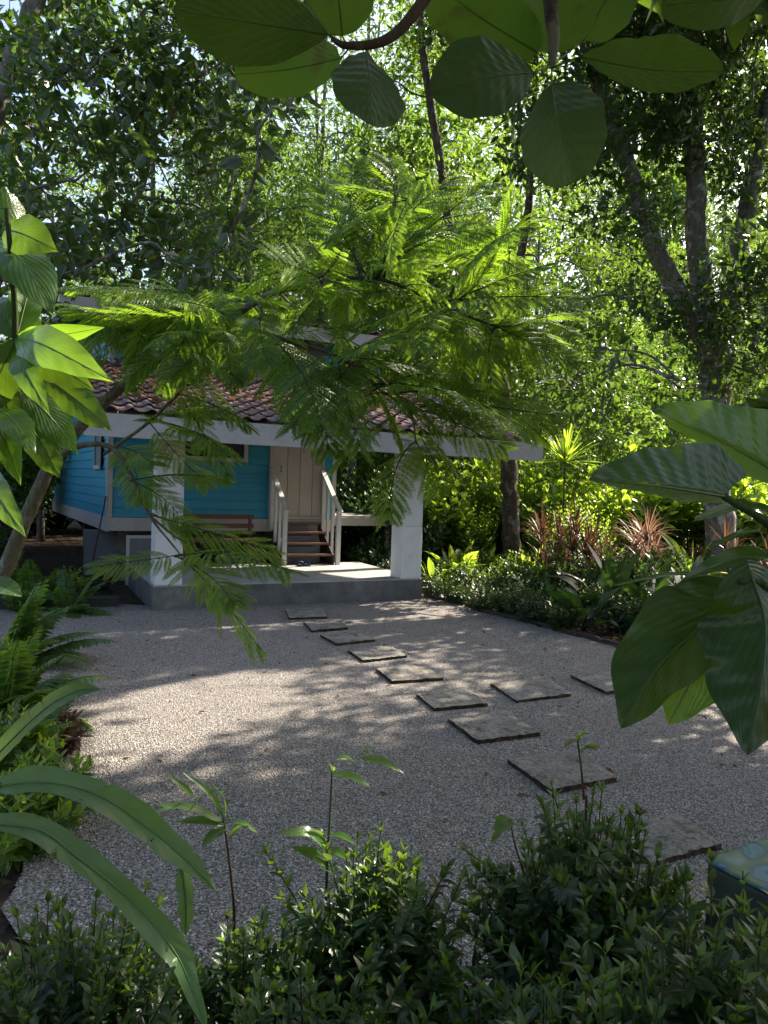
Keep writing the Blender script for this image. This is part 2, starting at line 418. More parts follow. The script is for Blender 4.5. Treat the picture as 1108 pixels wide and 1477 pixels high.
rng = np.random.default_rng(11)
def rdirs(n, g=rng):
    return nzr(g.normal(size=(n, 3)))
def bez(P, n=24):                                        # smooth path through points (Catmull-Rom)
    P = np.asarray(P, float)
    Q = np.concatenate([[2 * P[0] - P[1]], P, [2 * P[-1] - P[-2]]])
    m = len(P) - 1; out = []
    for x in np.linspace(0, m - 1e-9, n):
        i = int(x); t = x - i
        a, b, c, d = Q[i], Q[i+1], Q[i+2], Q[i+3]
        out.append(0.5 * ((2*b) + (c - a)*t + (2*a - 5*b + 4*c - d)*t*t + (-a + 3*b - 3*c + d)*t**3))
    return np.array(out)

# ------------------------------------------------------------------ ground
def grid_sheet(name, poly_or_ext, z, mat, step=None):
    mb = MB()
    if step is None:
        P = np.asarray(poly_or_ext, float)
        mb.add(np.c_[P[:, 0], P[:, 1], np.full(len(P), z)], [np.arange(len(P))])
    else:
        x0, x1, y0, y1 = poly_or_ext
        xs, ys = np.arange(x0, x1 + step, step), np.arange(y0, y1 + step, step)
        X, Y = np.meshgrid(xs, ys)
        Z = z + 0.0 * X
        V = np.stack([X, Y, Z], -1).reshape(-1, 3); nx = len(xs)
        i = np.arange(len(ys) - 1)[:, None] * nx + np.arange(nx - 1)[None]
        mb.add(V, np.stack([i, i + 1, i + nx + 1, i + nx], -1).reshape(-1, 4))
    return kind(mb.build(name, mat), 'structure')
grid_sheet('ground', (-300, 300, -60, 500), -0.03, M['soil'], 40.0)
gl = [atz(*p)[:2] for p in [(612, 862), (655, 870), (700, 884), (760, 898), (830, 917), (905, 937)]]
gravel_edge = gl + [np.array(p) for p in [(3.4, 8.2), (4.3, 8.1), (5.6, 8.0), (7.5, 7.6)]]
gp = [(7.5, 1.0), (3.0, 1.2), (0.8, 1.9), (-0.6, 2.25), (-1.5, 3.0), (-1.75, 3.9), (-1.98, 4.6), (-2.35, 5.4), (-3.1, 6.6), (-3.9, 7.6), (-5.4, 8.6), (-6.2, 9.6), (-5.6, 10.6), (-3.2, 10.4)]
gpoly = [tuple(p) for p in gravel_edge[::-1]] + [(-3.2, 10.4)] + gp[::-1][1:]
# the yard as a polygon with a slightly wavy rim, gently undulating inside
def poly_fill(P, step):
    P = np.asarray(P); x0, y0 = P.min(0); x1, y1 = P.max(0)
    return P
def densify(P, n=6, amp=0.025, g=np.random.default_rng(3)):
    out = []
    for a, b in zip(P, P[1:] + P[:1]):
        a, b = np.asarray(a), np.asarray(b)
        for k in range(n): out.append(a + (b - a) * k / n + g.normal(size=2) * amp)
    return out
yard = grid_sheet('gravel_yard', densify([tuple(map(float, p)) for p in gpoly]), 0.0, M['gravel'])

# loose pebbles lying on the gravel
N = NT('loose pebble'); c = N.ramp(N.attr('rnd'), [(0, (0.15, 0.137, 0.122)), (0.4, (0.30, 0.275, 0.248)), (0.8, (0.43, 0.396, 0.36)), (1, (0.58, 0.54, 0.495))]); M['pebble'] = N.fin(c, 0.8, 0.25)
g = np.random.default_rng(17); n = 52000
yy = 2.2 + 8.5 * g.beta(1.0, 2.6, n); xx = g.uniform(-.58, .60, n) * (yy + .6)
pk = np.stack([xx, yy], 1)
OCT = np.array([[1, 0, 0], [.31, .95, 0], [-.81, .59, 0], [-.81, -.59, 0], [.31, -.95, 0], [.5, .36, .8], [-.2, .6, .8], [-.6, 0, .8], [-.2, -.6, .8], [.5, -.36, .8]])
OF = np.array([[i, (i + 1) % 5, 5 + (i + 1) % 5, 5 + i] for i in range(5)])
a_ = g.uniform(0, 6.283, len(pk)); sc_ = g.gamma(6, .00075, len(pk)) + .0012; ax = g.uniform(.65, 1, len(pk))
V = OCT[None] * np.stack([sc_, sc_ * ax, sc_ * g.uniform(.5, .9, len(pk))], 1)[:, None]
V = np.stack([V[..., 0] * np.cos(a_)[:, None] - V[..., 1] * np.sin(a_)[:, None], V[..., 0] * np.sin(a_)[:, None] + V[..., 1] * np.cos(a_)[:, None], V[..., 2]], -1)
V += np.c_[pk, np.full(len(pk), .0005)][:, None]
from_poly = np.array([tuple(map(float, p)) for p in gpoly])
def inside_poly(P, poly):
    c = np.zeros(len(P), bool)
    for (x1, y1), (x2, y2) in zip(poly, np.roll(poly, -1, 0)):
        c ^= ((y1 > P[:, 1]) != (y2 > P[:, 1])) & (P[:, 0] < (x2 - x1) * (P[:, 1] - y1) / (y2 - y1 + 1e-12) + x1)
    return c
ok = inside_poly(pk, from_poly); V = V[ok]; n = len(V); rr = np.repeat(g.uniform(size=n), 10)
s = MB(); s.add(V.reshape(-1, 3), [(OF[None] + (np.arange(n) * 10)[:, None, None]).reshape(-1, 4), (np.array([5, 6, 7, 8, 9])[None] + (np.arange(n) * 10)[:, None])], rr, None, 0, True)
kind(s.build('pebbles', M['pebble']), 'stuff', 'loose pale pebbles on top of the gravel', 'pebbles')

# ------------------------------------------------------------------ cottage
HA = R_(26.28)
K = (0.648, 11.885, 0.0)
house = empty('garden_cottage', 'turquoise board cottage on posts with a tiled porch roof and white porch columns', 'cottage', K, HA)
# porch slab
def part(mb, name, mat, parent=house): return mb.build(name, mat, parent)
s = MB(); s.box((-4.17, 0, -0.02), (0, 2.45, 0.315)); part(s, 'porch_base', M['concrete'])
s = MB(); s.box((-4.165, 0.004, 0.315), (-0.004, 2.45, 0.33)); part(s, 'porch_floor', M['cement'])
for u0 in (-4.15, -0.385):
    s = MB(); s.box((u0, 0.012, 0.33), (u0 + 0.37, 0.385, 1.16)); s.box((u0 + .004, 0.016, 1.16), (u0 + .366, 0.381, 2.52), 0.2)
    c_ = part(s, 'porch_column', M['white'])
    b_ = c_.modifiers.new('edge', 'BEVEL'); b_.width = 0.012; b_.segments = 2; b_.limit_method = 'ANGLE'
# walls of lap boards
U0, U1, V0, V1, ZF = -4.44, -0.36, 3.0, 10.5, 1.10
UB = -4.98                                               # the left wall splays outwards towards the back
def boards(mb, a, b, z0, z1, out, holes=(), h=0.165, g=np.random.default_rng(8)):
    """horizontal lap boards on the line a-b (u,v), facing out"""
    a, b, out = np.array([*a, 0.]), np.array([*b, 0.]), np.array([*out, 0.])
    L = np.linalg.norm(b - a); d = (b - a) / L
    z = z0
    while z < z1 - 0.01:
        zt = min(z + h, z1)
        spans = [(0, L)]
        for (s0, s1, h0, h1) in holes:
            if zt > h0 + .02 and z < h1 - .02:
                ns = []
                for (p, q) in spans:
                    if s0 > p: ns.append((p, min(q, s0)))
                    if s1 < q: ns.append((max(p, s1), q))
                spans = [x for x in ns if x[1] - x[0] > .01]
        r = g.uniform(0, 1)
        for p, q in spans:
            A, B = a + d * p, a + d * q
            t0, t1 = 0.024, 0.008
            V = [A + [0,0,z+.005], B + [0,0,z+.005], B + out*t0 + [0,0,z+.005], A + out*t0 + [0,0,z+.005],
                 A + [0,0,zt], B + [0,0,zt], B + out*t1 + [0,0,zt], A + out*t1 + [0,0,zt]]
            mb.hexa(V, r)
        z = zt
s = MB()
door = (-1.56, -0.60)
boards(s, (U0, V0), (U1, V0), ZF, 4.45, (0, -1), [(door[0]-U0-.09, door[1]-U0+.03, 1.0, 3.06), (1.05, 2.3, 2.2, 3.0)])
boards(s, (U0, V0), (UB, V1), ZF, 4.45, (-1, -.072), [(0.5, 1.6, 1.95, 3.0)])
s.box((U0 + .01, V0 + .012, ZF), (U1 - .01, V0 + .10, 4.45), 0.3)
s.hexa([(U0 + .012, V0 + .11, ZF), (U0 + .10, V0 + .11, ZF), (UB + .10, V1, ZF), (UB + .012, V1, ZF), (U0 + .012, V0 + .11, 4.45), (U0 + .10, V0 + .11, 4.45), (UB + .10, V1, 4.45), (UB + .012, V1, 4.45)], 0.3)
s.box((U1 - .10, V0 + .11, ZF), (U1 - .012, V1, 4.45), 0.3)
s.box((U0 + .11, V1 - .1, ZF), (U1 - .11, V1 - .01, 4.45), 0.3)
part(s, 'board_wall', M['blue'])
# floor rim boards (skirting)
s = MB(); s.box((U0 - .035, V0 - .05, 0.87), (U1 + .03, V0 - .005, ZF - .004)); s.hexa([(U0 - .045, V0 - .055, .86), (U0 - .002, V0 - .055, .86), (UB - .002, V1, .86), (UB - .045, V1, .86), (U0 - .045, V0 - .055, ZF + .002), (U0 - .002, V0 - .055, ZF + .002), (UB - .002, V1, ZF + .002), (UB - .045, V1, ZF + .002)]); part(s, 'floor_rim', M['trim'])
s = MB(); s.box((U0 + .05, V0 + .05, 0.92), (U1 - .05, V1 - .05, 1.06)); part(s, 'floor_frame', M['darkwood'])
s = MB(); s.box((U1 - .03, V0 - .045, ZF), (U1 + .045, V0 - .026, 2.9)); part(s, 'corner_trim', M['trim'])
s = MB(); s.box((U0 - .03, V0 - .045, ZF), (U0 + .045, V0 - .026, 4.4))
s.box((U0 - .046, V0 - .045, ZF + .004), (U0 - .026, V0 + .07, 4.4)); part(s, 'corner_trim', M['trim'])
for x in (U0 + .15, (U0 + U1) / 2, U1 - .35):
    for y in (V0 + .2, 6.2, V1 - .3):
        s = MB(); s.box((x, y, -.02), (x + .2, y + .2, 0.92)); part(s, 'support_post', M['concrete'])
# door
s = MB(); g = np.random.default_rng(4); x = door[0]
for w in (0.26, 0.25, 0.25, 0.20):
    s.box((x + .005, V0 - .030 + g.uniform(0, .004), ZF + .06), (x + w - .005, V0 + .005, 3.02), g.uniform()); x += w
d_ = part(s, 'plank_door', M['door'])
s = MB(); s.box((door[0] - .09, V0 - .05, ZF), (door[0] - .002, V0 - .001, 3.08), .4); s.box((door[1] + .002, V0 - .05, ZF), (door[1] + .03, V0 - .001, 3.08), .4)
s.box((door[0] - .001, V0 - .055, ZF), (door[1] + .001, V0 - .001, ZF + .055), .6); s.box((door[0] - .001, V0 - .05, 3.022), (door[1] + .001, V0 - .001, 3.08), .5)
s.build('door_frame', M['door'], d_)
s = MB(); s.tube([(door[0] + .12, V0 - .035, 2.1), (door[0] + .12, V0 - .07, 2.1), (door[0] + .12, V0 - .07, 1.98), (door[0] + .12, V0 - .035, 1.98)], 0.008, 6); s.build('handle', M['black'], d_)
s = MB(); s.box((U0 + .35, V0 - .034, 3.60), (U1 - .25, V0 - .027, 4.42)); part(s, 'gable_panel', M['greyboard'])
# windows
def window(axis, p0, p1, z0, z1, fixed, sgn):
    s = MB(); t = .07
    def bx(a0, a1, za, zb, d0, d1):
        lo, hi = min(fixed + sgn * d0, fixed + sgn * d1), max(fixed + sgn * d0, fixed + sgn * d1)
        s.box((a0, lo, za), (a1, hi, zb)) if axis == 'u' else s.box((lo, a0, za), (hi, a1, zb))
    bx(p0 - t, p1 + t, z0 - t, z0, .03, .055); bx(p0 - t, p1 + t, z1, z1 + t, .03, .055)
    bx(p0 - t, p0, z0 + .001, z1 - .001, .028, .05); bx(p1, p1 + t, z0 + .001, z1 - .001, .028, .05)
    bx((p0 + p1) / 2 - .02, (p0 + p1) / 2 + .02, z0 + .001, z1 - .001, .01, .04)
    w_ = part(s, 'window', M['trim'])
    s = MB()
    lo, hi = min(fixed - sgn * .005, fixed + sgn * .009), max(fixed - sgn * .005, fixed + sgn * .009)
    s.box((p0, lo, z0), (p1, hi, z1)) if axis == 'u' else s.box((lo, p0, z0), (hi, p1, z1))
    s.build('pane', M['glass'], w_)
window('u', U0 + 1.05, U0 + 2.3, 2.2, 3.0, V0, -1)
window('v', V0 + 0.55, V0 + 1.55, 1.98, 2.95, U0 - .078, -1)
# roofs of wavy clay tiles
def tile_roof(mb, u0, u1, va, za, vb, zb, g, missing=0.0, tw=0.245, tl=0.31, flip=False):
    sl = math.hypot(vb - va, zb - za); dv, dz = (vb - va) / sl, (zb - za) / sl
    n = int((u1 - u0) / tw); m = int(sl / tl)
    prof = [(0, .010), (.12, .036), (.25, .048), (.38, .036), (.50, .010), (.64, 0.0), (.82, 0.0), (1.0, .012)]
    for j in range(m):
        for i in range(n):
            s0 = j * tl + g.normal() * .006; du = g.normal() * .004; tilt = g.normal() * .006
            V = []
            for (sa, lift) in ((0.0, .045), (tl * 1.18, .004)):
                for (px, pz) in prof:
                    q = s0 + sa
                    hgt = pz + lift + tilt * (px - .5)
                    V.append((u0 + (i + px) * tw + du, va + dv * q - dz * hgt, za + dz * q + dv * hgt))
            V += [(a, b + dz * .014, c - .014 * dv) for a, b, c in V[:8]]
            F = [[k, k + 1, k + 9, k + 8] for k in range(7)] + [[16 + k, 17 + k, k + 1, k] for k in range(7)]
            mb.add(V, F, np.clip(g.normal(.38 + .25 * math.sin(i * .9 + j * .4), .25), 0, 1), None, 0, True)
PU0, PU1, PV0, PZ0, PV1, PZ1 = -5.12, 1.86, -0.56, 2.585, 2.93, 3.72
g = np.random.default_rng(21)
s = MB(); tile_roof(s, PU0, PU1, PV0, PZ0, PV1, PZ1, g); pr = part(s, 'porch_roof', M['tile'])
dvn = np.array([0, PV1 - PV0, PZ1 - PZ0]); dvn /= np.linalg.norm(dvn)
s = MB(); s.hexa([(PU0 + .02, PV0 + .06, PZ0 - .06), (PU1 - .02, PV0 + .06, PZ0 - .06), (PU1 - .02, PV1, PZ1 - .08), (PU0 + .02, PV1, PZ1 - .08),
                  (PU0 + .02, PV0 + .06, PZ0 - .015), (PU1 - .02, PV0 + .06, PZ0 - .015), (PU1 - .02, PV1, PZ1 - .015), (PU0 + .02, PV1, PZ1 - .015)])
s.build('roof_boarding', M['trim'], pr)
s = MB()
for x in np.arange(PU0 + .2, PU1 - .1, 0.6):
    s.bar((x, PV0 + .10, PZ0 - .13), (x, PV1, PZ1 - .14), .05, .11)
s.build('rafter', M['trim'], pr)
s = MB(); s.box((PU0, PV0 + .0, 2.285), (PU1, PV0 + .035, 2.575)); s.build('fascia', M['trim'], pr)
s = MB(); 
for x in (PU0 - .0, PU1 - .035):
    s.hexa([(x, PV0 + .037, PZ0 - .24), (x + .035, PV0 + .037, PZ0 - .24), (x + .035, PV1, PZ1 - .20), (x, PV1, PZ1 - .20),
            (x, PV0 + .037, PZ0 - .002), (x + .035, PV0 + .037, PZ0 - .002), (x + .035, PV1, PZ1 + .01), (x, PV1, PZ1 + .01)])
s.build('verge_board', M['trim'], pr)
s = MB(); s.box((-4.16, .05, 2.42), (.0, .30, 2.56)); part(s, 'porch_beam', M['white'])
# dry leaves lying on the porch roof
s = MB(); T = leaf6(.5, .3, .3); n = 900
uu, tt = g.uniform(PU0 + .1, PU1 - 1.2, n) , g.beta(1.6, 1.2, n)
uu = np.where(g.uniform(size=n) < .6, g.normal(-4.1, .6, n), uu); uu = np.clip(uu, PU0 + .1, PU1 - .1)
pos = np.stack([uu, PV0 + (PV1 - PV0) * tt, PZ0 + (PZ1 - PZ0) * tt + .055 + g.uniform(0, .03, n)], 1)
s.inst(T, pos, rdirs(n, g) * [1, 1, .25], rdirs(n, g) * .5 + [0, 0, 1], g.uniform(.06, .13, n), g.uniform(size=n)); o = s.build('leaf_litter', M['litter'], pr); o['kind'] = 'stuff'
# main roof
EU0, EU1, EV0, EZ0, RV, RZ = -5.30, 0.45, 2.35, 4.60, 6.3, 4.85
s = MB(); tile_roof(s, EU0, EU1, EV0, EZ0, RV, RZ, g); 
s2 = s
mr = part(s2, 'main_roof', M['tile'])
s = MB(); s.hexa([(EU0 + .03, EV0 + .05, EZ0 - .05), (EU1 - .03, EV0 + .05, EZ0 - .05), (EU1 - .03, RV, RZ - .05), (EU0 + .03, RV, RZ - .05),
                  (EU0 + .03, EV0 + .05, EZ0 - .01), (EU1 - .03, EV0 + .05, EZ0 - .01), (EU1 - .03, RV, RZ - .01), (EU0 + .03, RV, RZ - .01)])
s.hexa([(EU0 + .03, RV + .002, RZ - .05), (EU1 - .03, RV + .002, RZ - .05), (EU1 - .03, 10.2, EZ0 - .05), (EU0 + .03, 10.2, EZ0 - .05),
        (EU0 + .03, RV + .002, RZ - .01), (EU1 - .03, RV + .002, RZ - .01), (EU1 - .03, 10.2, EZ0 - .01), (EU0 + .03, 10.2, EZ0 - .01)])
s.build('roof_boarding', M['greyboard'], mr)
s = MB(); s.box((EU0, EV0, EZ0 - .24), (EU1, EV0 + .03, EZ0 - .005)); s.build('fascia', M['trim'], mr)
s = MB(); s.hexa([(EU0, EV0 + .032, EZ0 - .24), (EU0 + .03, EV0 + .032, EZ0 - .24), (EU0 + .03, RV, RZ - .24), (EU0, RV, RZ - .24),
                  (EU0, EV0 + .032, EZ0 + .0), (EU0 + .03, EV0 + .032, EZ0 + .0), (EU0 + .03, RV, RZ + .0), (EU0, RV, RZ + .0)]); s.build('verge_board', M['trim'], mr)
s = MB()
for x in np.arange(EU0 + .25, EU1, .6): s.box((x, EV0 + .035, EZ0 - .17), (x + .05, V0 - .03, EZ0 - .07))
s.build('rafter_end', M['trim'], mr)
# staircase
st = empty('staircase', '', 'x', (0, 0, 0)); del st['category']; del st['label']; st.parent = house
SU0, SU1 = -1.62, -0.60
for k in range(4):
    z = 0.33 + .185 * (k + 1) if k < 3 else ZF - .045
    v0 = 2.14 + .225 * k
    s = MB(); s.box((SU0 + .05, v0, z - .035), (SU1 - .05, v0 + .235, z)); s.build('tread', M['tread'], st)
for k in range(3):
    s = MB(); s.box((SU0 + .09, 2.21 + .225 * (k + 1), .335 + .185 * k), (SU1 - .09 - .19, 2.235 + .225 * (k + 1), .335 + .185 * (k + 1) + .11), .4); s.build('riser', M['greyboard'], st)
for x in (SU0 + .05, SU1 - .085):
    s = MB(); s.hexa([(x, 2.12, .332), (x + .035, 2.12, .332), (x + .035, 2.5, .332), (x, 2.5, .332), (x, 2.12, .5), (x + .035, 2.12, .5), (x + .035, 2.94, 1.06), (x, 2.94, .92)]); s.build('stringer', M['darkwood'], st)
for x in (SU0, SU1):
    s = MB(); s.box((x - .035, 2.06, .332), (x + .04, 2.135, 1.30)); s.build('newel_post', M['rail'], st)
    s = MB(); s.box((x - .03, 2.84, .9), (x + .035, 2.90, 1.95)); s.build('newel_post', M['rail'], st)
    s = MB(); s.bar((x, 2.00, 1.285), (x, 2.93, 2.02), .085, .035); s.build('handrail', M['rail'], st)
    for v, z0 in ((2.36, .52), (2.60, .70)):
        s = MB(); s.box((x - .022, v, z0), (x + .024, v + .05, 1.27 + (v - 2.0) * .79)); s.build('baluster', M['rail'], st)
# back deck beam to the right of the stairs
s = MB(); s.box((U1 + .06, 3.1, .98), (U1 + 1.5, 3.14, 1.14)); s.box((U1 + .06, 3.142, 1.142), (U1 + 1.5, 4.6, 1.175)); s.box((U1 + 1.3, 3.2, -.02), (U1 + 1.42, 3.32, .978)); part(s, 'side_deck', M['door'])

def hp(u, v, z):                                         # cottage coordinates to world
    return np.array([K[0] + u * math.cos(HA) - v * math.sin(HA), K[1] + u * math.sin(HA) + v * math.cos(HA), z])
# things round the cottage
t = empty('pair_of_sandals', 'pair of dark blue sandals left on the porch floor before the steps', 'sandals', hp(-1.28, 2.0, .331), HA)
for k, x in enumerate((-.07, .05)):
    s = MB(); T = leafn(1, lambda t: (0.75 + .25 * math.cos(6.3 * (t - .15))) * min(1, t * 9 + .5) * min(1, (1 - t) * 7 + .45), 0, 0, 8)
    V = T[0] * [.10, .26, 1] + [x, -.13, .0]; n_ = len(V); V2 = V + [0, 0, .028]
    F = T[1]; s.add(np.r_[V, V2], [F[:, ::-1], F + n_], .5)
    o_ = [3 * i for i in range(9)] + [3 * i + 2 for i in range(8, -1, -1)]
    s.add(np.r_[V, V2], [[o_[i], o_[(i + 1) % 18], o_[(i + 1) % 18] + n_, o_[i] + n_] for i in range(18)], .3)
    o = s.build('sole', M['sandal'], t)
    s = MB(); th = np.linspace(0, math.pi, 9); s.tube(np.stack([x + .05 * np.cos(th), -.03 + 0 * th, .028 + .055 * np.sin(th)], 1), .012, 6); s.build('strap', M['sandal'], t)
t = empty('porch_bench', 'red brown timber bench standing on the porch left of the steps', 'bench', hp(-2.75, 2.45, .331), HA)
s = MB(); s.box((-.62, -.24, .40), (.72, .2, .45)); s.build('seat', M['tread'], t)
s = MB(); s.box((-.62, .16, .62), (.72, .195, .70)); s.box((-.62, .16, .78), (.72, .195, .86)); s.build('backrest', M['tread'], t)
for x in (-.58, .63):
    for y in (-.22, .14):
        s = MB(); s.box((x, y, 0), (x + .05, y + .05, .398 if y < 0 else .86)); s.build('leg', M['tread'], t)
# boards and odds and ends below the floor
s = MB(); s.hexa([hp(-4.75, 3.9, 0), hp(-4.15, 3.75, 0), hp(-4.15, 3.8, 0), hp(-4.75, 3.95, 0), hp(-4.75, 4.05, .82), hp(-4.15, 3.9, .82), hp(-4.15, 3.95, .82), hp(-4.75, 4.1, .82)])
tag(s.build('leaning_board', M['greyboard']), 'dark grey sheet leaning below the cottage floor', 'board')
t = empty('old_shutter', 'blue grey panel in a white frame propped under the front wall', 'shutter', hp(-4.2, 2.55, -.01), HA)
s = MB(); s.box((.05, .03, .05), (.95, .05, .78)); s.build('panel', M['greyboard'], t)
s = MB(); s.box((0, .02, 0), (.05, .06, .83)); s.box((.95, .02, 0), (1, .06, .83)); s.box((.051, .022, 0), (.949, .058, .048)); s.box((.051, .022, .782), (.949, .058, .83)); s.build('frame', M['trim'], t)
t = empty('leaning_broom', 'dark pole broom leaning against the bottom corner of the turquoise wall', 'broom', hp(-4.75, 2.7, 0))
s = MB(); a, b = np.array([0, 0, .12]), hp(-4.5, 2.93, 1.45) - hp(-4.75, 2.7, 0); s.tube([a, b], .014, 8); s.build('handle', M['darkwood'], t)
s = MB()
for k in range(26):
    q = rng.normal(size=2) * .05; s.tube([a, (q[0] * 1.2 - .02, q[1], 0.0)], .006, 4)
s.build('bristles', M['darkwood'], t)
s = MB(); th = np.linspace(0, 2 * math.pi * 5, 160); rr = .23 + .018 * np.sin(th * .73)
c0 = hp(-4.75, 2.0, 0); s.tube(np.stack([c0[0] + rr * np.cos(th), c0[1] + rr * np.sin(th), .015 + th / 31.4 * .14], 1), .014, 6)
tag(s.build('hose_coil', M['black']), 'black garden hose coiled on the ground left of the porch', 'hose')
s = MB(); P = bez([hp(-6.4, .6, .02), hp(-5.4, .62, .03), hp(-4.35, .5, .025)], 12)
for a, b in zip(P[:-1:2], P[2::2]): s.bar(a + [0, 0, .02], b + [0, 0, .02], .22, .14, rnd=rng.uniform())
tag(s.build('low_kerb', M['post']), 'low dark mossy kerb along the ground left of the porch', 'kerb')

# ------------------------------------------------------------------ stepping stones
stones = [([(412, 878), (468, 877), (472, 889), (417, 891)], 'dark stone slab nearest the porch edge'),
 ([(438, 896), (494, 892), (502, 905), (450, 909)], 'dark stone slab, second from the porch'),
 ([(462, 915), (515, 909), (541, 922), (486, 928)], 'thin shaded stone slab, third from the porch'),
 ([(502, 937), (562, 930), (587, 945), (524, 952)], 'small sunlit stone slab, fourth from the porch'),
 ([(543, 964), (609, 956), (640, 977), (566, 982)], 'sun dappled stone slab, fifth from the porch'),
 ([(601, 1000), (671, 990), (704, 1014), (626, 1021)], 'sun dappled stone slab, sixth from the porch where the path forks'),
 ([(646, 1036), (731, 1026), (780, 1056), (689, 1068)], 'plain grey stone slab in full shade at the middle of the gravel'),
 ([(732, 1094), (828, 1079), (891, 1121), (794, 1140)], 'pitted stone slab just behind the red shoot of the hedge'),
 ([(872, 1192), (976, 1173), (1041, 1217), (940, 1242)], 'mossy stone slab half hidden by the round hedge bush beside the painted post'),
 ([(708, 985), (790, 978), (824, 1000), (745, 1009)], 'shaded stone slab of the side path, first after the fork'),
 ([(823, 973), (895, 967), (940, 986), (876, 998)], 'stone slab beside the hanging giant leaves'),
 ([(1045, 966), (1130, 958), (1190, 976), (1090, 988)], 'stone slab lying at the frame edge behind the big dark giant leaf')]
for q, lab in stones:
    C4 = np.array([atz(*p, 0.030) for p in q]); g = np.random.default_rng(int(q[0][0]))
    n = 14; t_ = np.linspace(0, 1, n + 1)
    A = C4[0] + (C4[1] - C4[0]) * t_[:, None]; B = C4[3] + (C4[2] - C4[3]) * t_[:, None]
    top = A[:, None] + (B - A)[:, None] * t_[None, :, None]
    tilt = g.normal(size=2) * .008
    ctr = C4.mean(0)
    edge = np.minimum(np.minimum(t_, 1 - t_)[:, None], np.minimum(t_, 1 - t_)[None]) < .01
    top = top + np.where(edge[..., None], g.normal(size=top.shape) * .0018, g.normal(size=top.shape) * .0016)
    top[..., 2] += (top[..., 0] - ctr[0]) * tilt[0] + (top[..., 1] - ctr[1]) * tilt[1] + .004
    top[..., 2] -= np.where(edge, .005, 0)
    V = top.reshape(-1, 3); m = n + 1
    i = np.arange(n)[:, None] * m + np.arange(n)[None]
    F = np.stack([i, i + m, i + m + 1, i + 1], -1).reshape(-1, 4)[:, ::-1]
    ring = [k * m for k in range(n)] + [n * m + k for k in range(n)] + [n * m + n - k * 0 - k2 * m for k, k2 in zip([0] * n, range(n))] + [n - k for k in range(n)]
    Vb = V[ring] * 1; Vb[:, 2] = -.03; nb = len(V)
    F2 = [[ring[k], ring[(k + 1) % len(ring)], nb + (k + 1) % len(ring), nb + k] for k in range(len(ring))]
    s = MB(); s.add(V, [F]); s.add(np.r_[V, Vb], [F2], mat=1)  # dark soil on the sides paints in a shadow gap round the slab
    tag(s.build('stepping_stone', [M['paving'], M['soil']]), lab, 'stepping stone', 'stepping stones across the gravel')

# ------------------------------------------------------------------ painted post at the frame edge
zt = .84
A, B, D = atz(1017, 1238, zt), atz(1092, 1213, zt), atz(1108, 1287, zt)
e1 = nz(B - A) * .30; e2 = nz(D - A); e2 = nz(e2 - e1 * (e2 @ e1) / (e1 @ e1)) * .30
t = empty('painted_post', 'square dark post with a glossy blue green swirled top at the hedge', 'post', (0, 0, 0))
t.location = tuple(A + (e1 + e2) / 2 - [0, 0, zt]); off = -np.array(t.location)
def rb(mb, a, z0, z1, ins=0):
    P = [a + e1 * ins + e2 * ins, a + e1 * (1 - ins) + e2 * ins, a + e1 * (1 - ins) + e2 * (1 - ins), a + e1 * ins + e2 * (1 - ins)]
    mb.hexa([np.array([p[0], p[1], z0]) + off for p in P] + [np.array([p[0], p[1], z1]) + off for p in P])
s = MB(); rb(s, A, -.03, zt - .014, .012); o = s.build('shaft', M['post'], t); b_ = o.modifiers.new('edge', 'BEVEL'); b_.width = .008; b_.segments = 2
s = MB(); rb(s, A, zt - .012, zt + .002); o = s.build('painted_top', M['glaze'], t); b_ = o.modifiers.new('edge', 'BEVEL'); b_.width = .006; b_.segments = 3

# edging strip between gravel and planting bed
for nm, pts, lab in (('bed_edging', gravel_edge, 'thin dark edging strip along the planting bed on the gravel rim'),):
    P = bez([np.array([p[0] + .03, p[1] + .05, .02]) for p in pts], 60); s = MB()
    for a, b in zip(P[:-1], P[1:]): s.bar(a, b + (b - a) * .02, .03, .05 + rng.normal() * .008, rnd=rng.uniform())
    tag(s.build(nm, M['darkwood']), lab, 'edging')

